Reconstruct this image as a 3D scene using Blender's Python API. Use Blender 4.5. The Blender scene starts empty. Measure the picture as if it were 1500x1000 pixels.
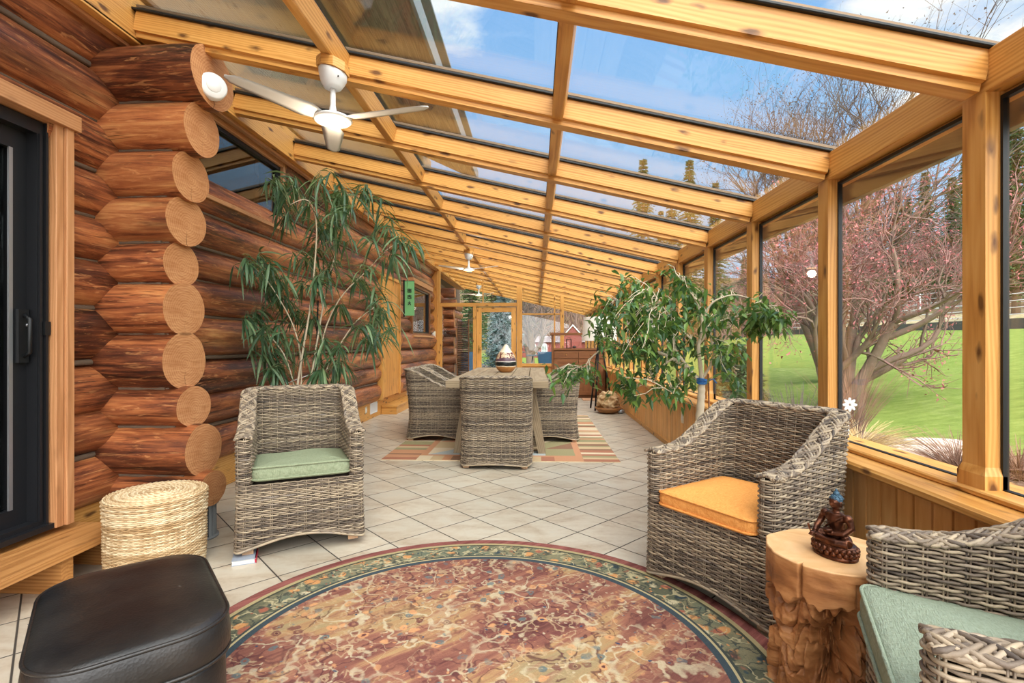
import bpy, bmesh, math, random
import numpy as np
from mathutils import Vector, Matrix, noise as mnoise
R = math.radians
PI = math.pi
rng = np.random.default_rng(7)
random.seed(7)
SC = bpy.context.scene
COL = SC.collection

# ------------------------------------------------------------------ camera
cam_data = bpy.data.cameras.new('camera')
cam = bpy.data.objects.new('camera', cam_data)
COL.objects.link(cam)
cam.location = (0, 0, 1.2)
cam.rotation_euler = (R(90), 0, R(2.72))
cam_data.sensor_width = 36
cam_data.lens = 36 * 740 / 1500
cam_data.shift_y = 2 / 1500
cam_data.clip_start = 0.02
cam_data.clip_end = 600
SC.camera = cam
SC.view_settings.view_transform = 'Standard'
SC.view_settings.look = 'None'
SC.view_settings.gamma = 1
SC.view_settings.use_curve_mapping = False
SC.view_settings.exposure = 0.26
SC.cycles.max_bounces = 10
SC.cycles.diffuse_bounces = 5
SC.cycles.glossy_bounces = 4
SC.cycles.transparent_max_bounces = 40
SC.cycles.sample_clamp_indirect = 6

# ------------------------------------------------------------------ sky and sun
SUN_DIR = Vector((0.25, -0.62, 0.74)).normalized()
world = bpy.data.worlds.new('world')
SC.world = world
world.use_nodes = True
wt = world.node_tree
wt.nodes.clear()
def wn(t, **k):
    n = wt.nodes.new(t)
    for a, b in k.items():
        setattr(n, a, b)
    return n
w_out = wn('ShaderNodeOutputWorld')
w_bg = wn('ShaderNodeBackground')
w_tc = wn('ShaderNodeTexCoord')
w_sep = wn('ShaderNodeSeparateXYZ')
wl = wt.links.new
wl(w_tc.outputs['Generated'], w_sep.inputs[0])
w_r = wn('ShaderNodeValToRGB')
els = w_r.color_ramp.elements
els[0].position, els[0].color = 0.0, (0.66, 0.80, 0.95, 1)
els[1].position, els[1].color = 0.72, (0.19, 0.42, 0.84, 1)
e_ = els.new(0.30); e_.color = (0.34, 0.60, 0.95, 1)
wl(w_sep.outputs['Z'], w_r.inputs[0])
w_n = wn('ShaderNodeTexNoise'); w_n.inputs['Scale'].default_value = 2.6; w_n.inputs['Detail'].default_value = 7; w_n.inputs['Roughness'].default_value = .58
w_map = wn('ShaderNodeMapping'); w_map.inputs['Scale'].default_value = (1, 1, 2.2); w_map.inputs['Location'].default_value = (1.35, 0.6, 0.2)
wl(w_tc.outputs['Generated'], w_map.inputs[0]); wl(w_map.outputs[0], w_n.inputs['Vector'])
w_cr = wn('ShaderNodeValToRGB')
w_cr.color_ramp.elements[0].position = .62; w_cr.color_ramp.elements[1].position = .73
# a few denser banks of cloud: over the eave corner, by the house eave and above the tree tops
w_sum = w_n.outputs[0]
for d_, r0_, k_ in (((.56, .70, .46), .972, .30), ((-.163, .827, .538), .988, .2), ((.336, .834, .438), .995, .2)):
    v_ = Vector(d_).normalized()
    dn = wn('ShaderNodeVectorMath', operation='DOT_PRODUCT'); wl(w_tc.outputs['Generated'], dn.inputs[0]); dn.inputs[1].default_value = v_
    mr_ = wn('ShaderNodeMapRange', interpolation_type='SMOOTHSTEP'); wl(dn.outputs['Value'], mr_.inputs[0])
    mr_.inputs[1].default_value = r0_; mr_.inputs[2].default_value = 1.0; mr_.inputs[4].default_value = k_
    ad_ = wn('ShaderNodeMath', operation='ADD'); wl(w_sum, ad_.inputs[0]); wl(mr_.outputs[0], ad_.inputs[1]); w_sum = ad_.outputs[0]
wl(w_sum, w_cr.inputs[0])
w_mx = wn('ShaderNodeMix', data_type='RGBA')
wl(w_cr.outputs[0], w_mx.inputs[0]); wl(w_r.outputs[0], w_mx.inputs[6]); w_mx.inputs[7].default_value = (.95, .97, 1, 1)
# broad sky glow round the sun, added behind the camera to brighten the room
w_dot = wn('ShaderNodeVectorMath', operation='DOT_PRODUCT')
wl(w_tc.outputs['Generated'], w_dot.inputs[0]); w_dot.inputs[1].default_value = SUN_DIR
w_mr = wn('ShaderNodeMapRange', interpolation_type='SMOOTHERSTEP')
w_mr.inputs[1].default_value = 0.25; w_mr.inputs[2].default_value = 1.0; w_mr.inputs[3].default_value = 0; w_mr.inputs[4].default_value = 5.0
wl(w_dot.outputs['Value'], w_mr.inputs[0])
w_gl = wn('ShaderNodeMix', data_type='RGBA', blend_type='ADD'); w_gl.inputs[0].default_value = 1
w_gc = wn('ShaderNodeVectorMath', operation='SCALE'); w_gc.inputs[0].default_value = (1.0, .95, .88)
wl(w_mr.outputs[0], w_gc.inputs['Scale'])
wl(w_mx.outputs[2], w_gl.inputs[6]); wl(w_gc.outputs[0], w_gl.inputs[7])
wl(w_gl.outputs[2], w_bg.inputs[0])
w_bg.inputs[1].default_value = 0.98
wl(w_bg.outputs[0], w_out.inputs[0])

sun_d = bpy.data.lights.new('sun', 'SUN')
sun_d.energy = 1.6
sun_d.angle = R(28)
sun_d.color = (1, .95, .87)
sun = bpy.data.objects.new('sun', sun_d)
COL.objects.link(sun)
sun.rotation_euler = SUN_DIR.to_track_quat('Z', 'Y').to_euler()

# ------------------------------------------------------------------ measuring: a ray through the photograph to a plane
F_, CX_, HY_, TH_, H_ = 740., 750., 502., R(2.72), 1.2
def at(px, py, X=None, Y=None, Z=None):
    a = (px - CX_) / F_
    r = (math.cos(TH_) * a - math.sin(TH_), math.sin(TH_) * a + math.cos(TH_), (HY_ - py) / F_)
    t = X / r[0] if X is not None else (Y / r[1] if Y is not None else (Z - H_) / r[2])
    return Vector((r[0] * t, r[1] * t, H_ + r[2] * t))

# ------------------------------------------------------------------ materials
def lin(c):
    return tuple((v / 12.92 if v <= .04045 else ((v + .055) / 1.055) ** 2.4) for v in c)
def rgb(*c):
    return lin([v / 255 for v in c]) + (1,)

class G:
    """A small node-graph writer for one material."""
    def __init__(s, name, col=(128, 128, 128), rough=.6, metal=0, spec=.4):
        s.m = bpy.data.materials.new(name)
        s.m.use_nodes = True
        s.t = s.m.node_tree
        s.b = s.t.nodes['Principled BSDF']
        s.out = s.t.nodes['Material Output']
        s.b.inputs['Base Color'].default_value = rgb(*col)
        s.b.inputs['Roughness'].default_value = rough
        s.b.inputs['Metallic'].default_value = metal
        s.b.inputs['Specular IOR Level'].default_value = spec
    def n(s, t, **k):
        x = s.t.nodes.new(t)
        for a, b in k.items():
            setattr(x, a, b)
        return x
    def put(s, sock, v):
        if hasattr(v, 'is_linked'):
            s.t.links.new(v, sock)
        elif v is not None:
            sock.default_value = v
    def co(s, kind='Object'):
        return s.n('ShaderNodeTexCoord').outputs[kind]
    def rand(s):
        return s.n('ShaderNodeObjectInfo').outputs['Random']
    def island(s):
        return s.n('ShaderNodeNewGeometry').outputs['Random Per Island']
    def mp(s, v, scale=(1, 1, 1), loc=(0, 0, 0), rot=(0, 0, 0)):
        x = s.n('ShaderNodeMapping')
        s.put(x.inputs[0], v); s.put(x.inputs['Scale'], scale); s.put(x.inputs['Location'], loc); s.put(x.inputs['Rotation'], rot)
        return x.outputs[0]
    def noise(s, v, scale=5, detail=4, rough=.55, dist=0, out=0):
        x = s.n('ShaderNodeTexNoise')
        s.put(x.inputs['Vector'], v); s.put(x.inputs['Scale'], scale); s.put(x.inputs['Detail'], detail)
        s.put(x.inputs['Roughness'], rough); s.put(x.inputs['Distortion'], dist)
        return x.outputs[out]
    def vor(s, v, scale=5, feature='F1', out='Distance', rnd=1):
        x = s.n('ShaderNodeTexVoronoi', feature=feature)
        s.put(x.inputs['Vector'], v); s.put(x.inputs['Scale'], scale); s.put(x.inputs['Randomness'], rnd)
        return x.outputs[out]
    def wave(s, v, scale=5, dist=2, detail=2, dscale=1, kind='BANDS', dirn='X', prof='SIN'):
        x = s.n('ShaderNodeTexWave', wave_type=kind, wave_profile=prof)
        if kind == 'BANDS': x.bands_direction = dirn
        else: x.rings_direction = dirn
        s.put(x.inputs['Vector'], v); s.put(x.inputs['Scale'], scale); s.put(x.inputs['Distortion'], dist)
        s.put(x.inputs['Detail'], detail); s.put(x.inputs['Detail Scale'], dscale)
        return x.outputs['Fac']
    def math(s, op, a, b=None, c=None):
        x = s.n('ShaderNodeMath', operation=op)
        s.put(x.inputs[0], a)
        if b is not None: s.put(x.inputs[1], b)
        if c is not None: s.put(x.inputs[2], c)
        return x.outputs[0]
    def vadd(s, a, b):
        x = s.n('ShaderNodeVectorMath', operation='ADD'); s.put(x.inputs[0], a); s.put(x.inputs[1], b)
        return x.outputs[0]
    def vscale(s, a, k):
        x = s.n('ShaderNodeVectorMath', operation='SCALE'); s.put(x.inputs[0], a); s.put(x.inputs['Scale'], k)
        return x.outputs[0]
    def sep(s, v):
        x = s.n('ShaderNodeSeparateXYZ'); s.put(x.inputs[0], v)
        return x.outputs
    def comb(s, a, b, c=0.0):
        x = s.n('ShaderNodeCombineXYZ'); s.put(x.inputs[0], a); s.put(x.inputs[1], b); s.put(x.inputs[2], c)
        return x.outputs[0]
    def ramp(s, f, stops, interp='LINEAR'):
        x = s.n('ShaderNodeValToRGB'); s.put(x.inputs[0], f)
        cr = x.color_ramp; cr.interpolation = interp
        while len(cr.elements) < len(stops): cr.elements.new(.5)
        for e, (p, c) in zip(cr.elements, stops):
            e.position = p
            e.color = (c, c, c, 1) if isinstance(c, (int, float)) else rgb(*c)
        return x.outputs[0]
    def mix(s, f, a, b, mode='MIX'):
        x = s.n('ShaderNodeMix', data_type='RGBA', blend_type=mode)
        s.put(x.inputs[0], f)
        for i, v in ((6, a), (7, b)):
            s.put(x.inputs[i], rgb(*v) if isinstance(v, tuple) and len(v) == 3 else v)
        return x.outputs[2]
    def hsv(s, c, h=.5, sat=1., v=1.):
        x = s.n('ShaderNodeHueSaturation')
        s.put(x.inputs['Color'], c); s.put(x.inputs['Hue'], h); s.put(x.inputs['Saturation'], sat); s.put(x.inputs['Value'], v)
        return x.outputs[0]
    def color(s, v): s.put(s.b.inputs['Base Color'], v); return s
    def rough(s, v): s.put(s.b.inputs['Roughness'], v); return s
    def bump(s, h, dist=.01, strength=1.):
        x = s.n('ShaderNodeBump'); s.put(x.inputs['Height'], h); x.inputs['Distance'].default_value = dist; x.inputs['Strength'].default_value = strength
        s.put(s.b.inputs['Normal'], x.outputs[0]); return s

def plain(name, col, rough=.6, metal=0, spec=.4, bump=None):
    g = G(name, col, rough, metal, spec)
    if bump:
        g.bump(g.noise(g.co(), bump[0], 4), bump[1])
    return g.m

def wood(name, pale, mid, dark, knots=.5, grain=26., rough=.42, stretch=.09, knot=(84, 46, 20), vary=.16, rings_w=.22):
    """Sawn timber, grain along local X."""
    g = G(name, mid, rough, 0, .35)
    o = g.co()
    off = g.vscale(g.comb(g.rand(), g.math('MULTIPLY', g.rand(), 7.3), g.math('MULTIPLY', g.rand(), 3.1)), 40.)
    p = g.vadd(o, off)
    # knots: small dark eyes with the grain bending round them
    q = g.mp(p, (4.6, 13, 13))
    kv = g.vor(g.vadd(q, g.vscale(g.noise(q, 2.2, 2, out=1), .35)), 1.0)
    warp = g.noise(g.mp(p, (.5, 5, 5)), 1.0, 3)
    fine = g.noise(g.mp(p, (stretch * grain, grain * 3.2, grain * 3.2)), 1.0, 5, .65)
    mott = g.noise(g.mp(p, (1.1, 6, 6)), 1.0, 4, .6)
    rings = g.wave(g.mp(g.vadd(p, g.vscale(g.comb(0.0, warp, warp), .12)), (.10, 1, 1)), 19, 2.6, 3, 1.2, 'BANDS', 'Z')
    f = g.math('ADD', g.math('ADD', g.math('MULTIPLY', fine, .45), g.math('MULTIPLY', rings, rings_w)), g.math('MULTIPLY', mott, .55 - rings_w))
    c = g.ramp(f, [(.26, dark), (.47, mid), (.72, pale)])
    c = g.hsv(c, .5, 1., g.math('ADD', 1 - vary / 2, g.math('MULTIPLY', g.rand(), vary)))
    km = g.ramp(kv, [(0.11, knots), (.25, 0.0)])
    kz = g.ramp(g.noise(p, 1.7, 1), [(.42, 0.0), (.48, 1.0)])
    c = g.mix(g.math('MULTIPLY', km, kz), c, knot)
    g.color(c)
    g.bump(fine, .0008)
    return g.m
M = {}
M['pine'] = wood('honey_pine', (216, 164, 94), (202, 144, 72), (170, 110, 48), .9)
M['cedar'] = wood('cedar_boards', (206, 148, 78), (190, 128, 62), (164, 104, 46), .5)
M['casing'] = wood('door_casing_wood', (198, 146, 102), (184, 130, 86), (160, 108, 68), .25)
M['plank'] = wood('bench_plank_wood', (196, 142, 84), (174, 120, 66), (144, 94, 48), .4, rough=.5)
M['brownwood'] = wood('walnut_stained_wood', (142, 92, 56), (120, 74, 42), (92, 54, 30), .2)
M['tablewood'] = wood('weathered_table_wood', (164, 145, 117), (148, 129, 102), (126, 107, 83), .1, rough=.6, vary=.06)
M['soffit'] = wood('soffit_boards', (170, 152, 130), (150, 132, 112), (124, 108, 92), .3, rough=.7)

def log_material():
    g = G('peeled_log', (150, 84, 38), .38, 0, .4)
    o = g.co()
    off = g.vscale(g.comb(g.rand(), g.math('MULTIPLY', g.rand(), 5.7), g.math('MULTIPLY', g.rand(), 2.9)), 60.)
    p = g.vadd(o, off)
    big = g.noise(g.mp(p, (.8, 3.5, 3.5)), 1.0, 4, .6, .6)
    streak = g.noise(g.mp(p, (2.2, 34, 34)), 1.0, 6, .7, .4)
    flakes = g.noise(g.mp(p, (6, 42, 42)), 1.0, 5, .6, 1.2)
    f = g.math('ADD', g.math('MULTIPLY', big, .55), g.math('MULTIPLY', streak, .5))
    c = g.ramp(f, [(.40, (44, 20, 10)), (.47, (98, 46, 18)), (.53, (146, 76, 28)), (.59, (172, 98, 40)), (.68, (204, 140, 72))])
    c = g.mix(g.ramp(flakes, [(.57, 0.0), (.66, .6)]), c, (204, 138, 74))
    kn = g.vor(g.mp(p, (1.2, 4.2, 4.2)), 1.0)
    c = g.mix(g.ramp(kn, [(.05, .8), (.16, 0.0)]), c, (52, 26, 14))
    crack = g.noise(g.mp(p, (1.0, 26, 26)), 1.0, 2, .5, .2)
    ck = g.ramp(crack, [(.485, 0.0), (.5, 1.0), (.515, 0.0)])
    ck2 = g.math('MULTIPLY', ck, g.ramp(g.noise(g.mp(p, (1.5, 3, 3)), 1.0, 2), [(.52, 0.0), (.60, .75)]))
    c = g.mix(ck2, c, (48, 24, 12))
    c = g.mix(g.ramp(g.noise(g.mp(p, (.9, 5, 5)), 1.0, 5, .65), [(.52, 0.0), (.62, .55)]), c, (70, 32, 16))
    c = g.hsv(c, .5, .93, g.math('ADD', .77, g.math('MULTIPLY', g.rand(), .34)))
    g.color(c)
    g.bump(g.math('ADD', g.math('MULTIPLY', streak, .5), g.math('MULTIPLY', big, .9)), .008)
    return g.m
M['log'] = log_material()

def end_grain():
    g = G('log_end_grain', (184, 130, 84), .75, 0, .2)
    o = g.co()
    s = g.sep(o)
    r = g.math('SQRT', g.math('ADD', g.math('POWER', s[1], 2.), g.math('POWER', g.math('ADD', s[2], .02), 2.)))
    r = g.math('ADD', r, g.math('MULTIPLY', g.noise(g.mp(o, (0, 7, 7)), 1.0, 2), .03))
    rings = g.math('SINE', g.math('MULTIPLY', r, 420.))
    saw = g.noise(g.mp(o, (1, 14, 120), rot=(.35, 0, 0)), 1.0, 3)
    c = g.ramp(g.math('ADD', g.math('MULTIPLY', rings, .13), saw), [(.2, (160, 106, 66)), (.5, (184, 130, 86)), (.8, (198, 146, 100))])
    c = g.mix(g.ramp(g.noise(o, 7, 3), [(.4, 0.0), (.7, .35)]), c, (150, 88, 48))
    ck = g.math('ADD', s[1], g.math('MULTIPLY', g.math('SUBTRACT', g.noise(g.mp(o, (0, 16, 16)), 1.0, 2), .5), .05))
    cm = g.math('MULTIPLY', g.ramp(g.math('MULTIPLY', g.math('ABSOLUTE', ck), 40.), [(.06, 1.0), (.16, 0.0)]), g.ramp(g.math('ADD', g.math('MULTIPLY', s[2], 4.), .6), [(.18, 1.0), (.45, 0.0)]))
    c = g.mix(g.math('MULTIPLY', cm, g.ramp(g.rand(), [(.3, .85), (.9, .2)])), c, (70, 40, 24))
    g.color(c); g.bump(saw, .002)
    return g.m
M['endgrain'] = end_grain()
M['chink'] = plain('grey_chinking', (104, 86, 70), .9, bump=(30, .004))
M['gasket'] = plain('black_gasket', (18, 20, 22), .45)
M['bronze'] = plain('bronze_cap', (120, 96, 74), .45, .4)
M['blackframe'] = plain('black_aluminium', (34, 35, 38), .35, .3)
M['blackmetal'] = plain('black_steel', (22, 22, 24), .4, .5)
M['white'] = plain('white_enamel', (218, 218, 216), .35)
M['offwhite'] = plain('almond_plastic', (222, 212, 186), .4)
M['grey'] = plain('grey_fins', (132, 136, 138), .6)
M['steel'] = plain('brushed_steel', (170, 172, 176), .35, .8)
M['brass'] = plain('brass', (190, 150, 80), .3, .9)
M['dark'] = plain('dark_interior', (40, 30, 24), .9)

def glass(name, tint=(244, 250, 248), f0=.04, gain=1.0):
    """Thin clear pane: Schlick reflection over a clear pass-through."""
    m = bpy.data.materials.new(name); m.use_nodes = True
    t = m.node_tree; t.nodes.clear()
    out = t.nodes.new('ShaderNodeOutputMaterial')
    geo = t.nodes.new('ShaderNodeNewGeometry')
    dot = t.nodes.new('ShaderNodeVectorMath'); dot.operation = 'DOT_PRODUCT'
    t.links.new(geo.outputs['Incoming'], dot.inputs[0]); t.links.new(geo.outputs['Normal'], dot.inputs[1])
    def mt(op, a, b=None):
        x = t.nodes.new('ShaderNodeMath'); x.operation = op
        for i, v in enumerate((a, b)):
            if v is None: continue
            if hasattr(v, 'is_linked'): t.links.new(v, x.inputs[i])
            else: x.inputs[i].default_value = v
        return x.outputs[0]
    c = mt('ABSOLUTE', dot.outputs['Value'])
    f = mt('ADD', f0, mt('MULTIPLY', mt('POWER', mt('SUBTRACT', 1.0, c), 5.0), (1 - f0) * gain))
    tr = t.nodes.new('ShaderNodeBsdfTransparent'); tr.inputs[0].default_value = rgb(*tint)
    gl = t.nodes.new('ShaderNodeBsdfGlossy'); gl.inputs['Roughness'].default_value = .015; gl.inputs[0].default_value = (1, 1, 1, 1)
    mx = t.nodes.new('ShaderNodeMixShader')
    t.links.new(f, mx.inputs[0]); t.links.new(tr.outputs[0], mx.inputs[1]); t.links.new(gl.outputs[0], mx.inputs[2])
    t.links.new(mx.outputs[0], out.inputs[0])
    return m
M['glass'] = glass('clear_glass', (252, 254, 253))
M['roofglass'] = glass('roof_glass', (250, 253, 252), .035)
M['darkglass'] = glass('house_glass', (210, 215, 215), .09)

def emit(name, col, strength):
    m = bpy.data.materials.new(name); m.use_nodes = True
    t = m.node_tree; t.nodes.clear()
    e = t.nodes.new('ShaderNodeEmission'); o = t.nodes.new('ShaderNodeOutputMaterial')
    e.inputs[0].default_value = rgb(*col); e.inputs[1].default_value = strength
    t.links.new(e.outputs[0], o.inputs[0]); return m
M['lamp'] = emit('fan_lamp_glow', (255, 206, 148), 3.2)

# ------------------------------------------------------------------ mesh writer
class MB:
    def __init__(s):
        s.v, s.f, s.mi, s.sm, s.nv = [], [], [], [], 0
    def add(s, V, F, mi=0, smooth=False):
        V = np.asarray(V, float).reshape(-1, 3)
        if isinstance(F, np.ndarray):
            groups = [F]
        else:
            by = {}
            for q in F: by.setdefault(len(q), []).append(q)
            groups = [np.array(q) for q in by.values()]
        for q in groups:
            if len(q) == 0: continue
            s.f.append(q.astype(np.int64) + s.nv); s.mi.append(np.full(len(q), mi)); s.sm.append(np.full(len(q), smooth))
        s.v.append(V); s.nv += len(V)
        return s
    def box(s, lo, hi, mi=0):
        x0, y0, z0 = lo; x1, y1, z1 = hi
        V = [(x0,y0,z0),(x1,y0,z0),(x1,y1,z0),(x0,y1,z0),(x0,y0,z1),(x1,y0,z1),(x1,y1,z1),(x0,y1,z1)]
        return s.add(V, [(0,3,2,1),(4,5,6,7),(0,1,5,4),(1,2,6,5),(2,3,7,6),(3,0,4,7)], mi)
    def extrude(s, prof, L, mi=0, mi_end=None, smooth=False):
        """Profile of (y, z) pairs extruded along local X from -L/2 to L/2."""
        n = len(prof)
        V = [(-L/2, y, z) for y, z in prof] + [(L/2, y, z) for y, z in prof]
        s.add(V, [(i, (i+1) % n, n + (i+1) % n, n + i) for i in range(n)], mi, smooth)
        me = mi if mi_end is None else mi_end
        s.add(V, [tuple(range(n))[::-1], tuple(range(n, 2*n))], me)
        return s
    def tube(s, P, r, k=6, mi=0, closed=False, caps=True, smooth=True, up=None):
        P = np.asarray(P, float); n = len(P)
        r = np.broadcast_to(np.asarray(r, float), (n,))
        if closed: T = np.roll(P, -1, 0) - np.roll(P, 1, 0)
        else: T = np.gradient(P, axis=0)
        T = T / (np.linalg.norm(T, axis=1, keepdims=True) + 1e-12)
        if up is None:
            N = np.zeros_like(P)
            a = np.array([0, 0, 1.]) if abs(T[0, 2]) < .9 else np.array([1., 0, 0])
            u = np.cross(T[0], a); u /= np.linalg.norm(u)
            for i in range(n):
                u = u - T[i] * np.dot(u, T[i]); u /= (np.linalg.norm(u) + 1e-12); N[i] = u
        else:
            N = np.cross(T, np.broadcast_to(np.asarray(up, float), P.shape)); N /= (np.linalg.norm(N, axis=1, keepdims=True) + 1e-12)
        B = np.cross(T, N)
        a = np.arange(k) * 2 * PI / k
        V = P[:, None] + r[:, None, None] * (np.cos(a)[None, :, None] * N[:, None] + np.sin(a)[None, :, None] * B[:, None])
        V = V.reshape(-1, 3)
        m = n if closed else n - 1
        i = np.arange(m)[:, None]; j = np.arange(k)[None]
        i2 = (i + 1) % n; j2 = (j + 1) % k
        F = np.stack([i*k + j, i*k + j2, i2*k + j2, i2*k + j], -1).reshape(-1, 4)
        s.add(V, F, mi, smooth)
        if caps and not closed:
            s.f.append(np.array([range(k)])[:, ::-1] + s.nv - len(V)); s.mi.append(np.array([mi])); s.sm.append(np.array([False]))
            s.f.append(np.array([range(k)]) + s.nv - k); s.mi.append(np.array([mi])); s.sm.append(np.array([False]))
        return s
    def loft(s, loops, mi=0, smooth=True, cap0=True, cap1=True):
        """Closed loops of equal length joined one to the next."""
        n = len(loops[0]); L = np.array(loops, float)
        m = len(L)
        i = np.arange(m - 1)[:, None]; j = np.arange(n)[None]; j2 = (j + 1) % n
        F = np.stack([i*n + j, i*n + j2, (i+1)*n + j2, (i+1)*n + j], -1).reshape(-1, 4)
        s.add(L.reshape(-1, 3), F, mi, smooth)
        for c, q, rev in ((cap0, 0, True), (cap1, m - 1, False)):
            if c:
                idx = np.arange(n) + q*n + s.nv - m*n
                s.f.append(np.array([idx[::-1] if rev else idx])); s.mi.append(np.array([mi])); s.sm.append(np.array([smooth]))
        return s
    def lathe(s, prof, k=32, mi=0, smooth=True, c=(0, 0, 0), cap0=True, cap1=True):
        a = np.arange(k) * 2 * PI / k
        return s.loft([np.c_[c[0] + r*np.cos(a), c[1] + r*np.sin(a), np.full(k, c[2] + z)] for r, z in prof], mi, smooth, cap0, cap1)
    def ellipsoid(s, c, rad, k=16, m=10, mi=0, rot=None):
        th = np.linspace(0.03, PI - .03, m); a = np.arange(k) * 2 * PI / k
        loops = []
        for t in th[::-1]:
            q = np.c_[rad[0]*np.sin(t)*np.cos(a), rad[1]*np.sin(t)*np.sin(a), np.full(k, rad[2]*np.cos(t))]
            if rot is not None: q = q @ np.array(rot.to_3x3()).T
            loops.append(q + np.array(c))
        return s.loft(loops, mi)
    def grid(s, V, mi=0, smooth=True, flip=False):
        V = np.asarray(V, float); a, b = V.shape[:2]
        i = np.arange(a - 1)[:, None]; j = np.arange(b - 1)[None]
        F = np.stack([i*b + j, (i+1)*b + j, (i+1)*b + j + 1, i*b + j + 1], -1).reshape(-1, 4)
        return s.add(V.reshape(-1, 3), F[:, ::-1] if flip else F, mi, smooth)
    def build(s, name, mats, parent=None, loc=None, rot=None, matrix=None):
        me = bpy.data.meshes.new(name)
        V = np.concatenate(s.v)
        me.vertices.add(len(V)); me.vertices.foreach_set('co', V.astype(np.float32).ravel())
        tot = np.concatenate([np.full(len(q), q.shape[1]) for q in s.f])
        li = np.concatenate([q.ravel() for q in s.f])
        me.loops.add(len(li)); me.loops.foreach_set('vertex_index', li.astype(np.int32))
        me.polygons.add(len(tot))
        me.polygons.foreach_set('loop_start', (np.cumsum(tot) - tot).astype(np.int32))
        me.polygons.foreach_set('material_index', np.concatenate(s.mi).astype(np.int32))
        me.polygons.foreach_set('use_smooth', np.concatenate(s.sm).astype(bool))
        me.update(calc_edges=True)
        for m in (mats if isinstance(mats, (list, tuple)) else [mats]):
            me.materials.append(m)
        return link(name, me, parent, loc, rot, matrix)

def link(name, data, parent=None, loc=None, rot=None, matrix=None):
    o = bpy.data.objects.new(name, data)
    COL.objects.link(o)
    if parent is not None: o.parent = parent
    if matrix is not None: o.matrix_basis = matrix
    if loc is not None: o.location = loc
    if rot is not None: o.rotation_euler = rot
    return o
def tag(o, label=None, cat=None, group=None, kind=None):
    for k, v in (('label', label), ('category', cat), ('group', group), ('kind', kind)):
        if v: o[k] = v
    return o
def thing(name, label, cat, loc=(0, 0, 0), rz=0, group=None):
    return tag(link(name, None, None, loc, (0, 0, rz)), label, cat, group)
def structure(name, loc=(0, 0, 0)):
    return tag(link(name, None, None, loc), kind='structure')
def copy_tree(o, parent=None):
    c = o.copy(); COL.objects.link(c)
    if parent is not None: c.parent = parent
    for ch in [q for q in ALL_KIDS(o)]: copy_tree(ch, c)
    return c
def ALL_KIDS(o):
    return [q for q in COL.objects if q.parent is o]
def frame(p0, p1, up=(0, 0, 1)):
    p0, p1 = Vector(p0), Vector(p1)
    x = (p1 - p0).normalized(); z = Vector(up); y = z.cross(x).normalized(); z = x.cross(y)
    m = Matrix((x, y, z)).transposed().to_4x4(); m.translation = (p0 + p1) / 2
    return m, (p1 - p0).length
def cham(w, h, c=.005):
    a, b = w/2, h/2
    return [(-a+c,-b),(a-c,-b),(a,-b+c),(a,b-c),(a-c,b),(-a+c,b),(-a,b-c),(-a,-b+c)]
def beam(name, p0, p1, w, h, mat, parent=None, up=(0, 0, 1), prof=None, c=.005):
    """A bar from p0 to p1 on its centre line, w wide and h deep, grain along it."""
    m, L = frame(p0, p1, up)
    return MB().extrude(prof or cham(w, h, min(c, w/4, h/4)), L).build(name, mat, parent, matrix=m)
def slab(name, lo, hi, mat, parent=None, along='X', c=.003):
    """An axis-aligned board between two corners with its grain along the given axis."""
    lo, hi = Vector(lo), Vector(hi); ce = (lo + hi)/2; d = hi - lo
    if along == 'X': p0, p1, w, h, up = (lo.x, ce.y, ce.z), (hi.x, ce.y, ce.z), d.y, d.z, (0, 0, 1)
    elif along == 'Y': p0, p1, w, h, up = (ce.x, lo.y, ce.z), (ce.x, hi.y, ce.z), d.x, d.z, (0, 0, 1)
    else: p0, p1, w, h, up = (ce.x, ce.y, lo.z), (ce.x, ce.y, hi.z), d.y, d.x, (1, 0, 0)
    return beam(name, p0, p1, w, h, mat, parent, up, c=c)
def rrect(hx, hy, r, n=6, cx=0, cy=0):
    P = []
    for sx, sy, a0 in ((1, 1, 0), (-1, 1, PI/2), (-1, -1, PI), (1, -1, 3*PI/2)):
        for i in range(n + 1):
            a = a0 + PI/2*i/n
            P.append((cx + sx*(hx - r) + r*math.cos(a), cy + sy*(hy - r) + r*math.sin(a)))
    return np.array(P)
def smooth01(t):
    t = np.clip(t, 0, 1); return t*t*(3 - 2*t)

# ================================================================== SETTING
def zb(x):                       # underside of the rafters
    return 2.115 + .228 * (1.637 - x)
XL, XE = -2.40, 1.637            # ledger face, eave header face
YR = [1.91 + .995 * k for k in range(-2, 16)]     # near face of each rafter
YP = 12.5                        # glazed partition

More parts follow.
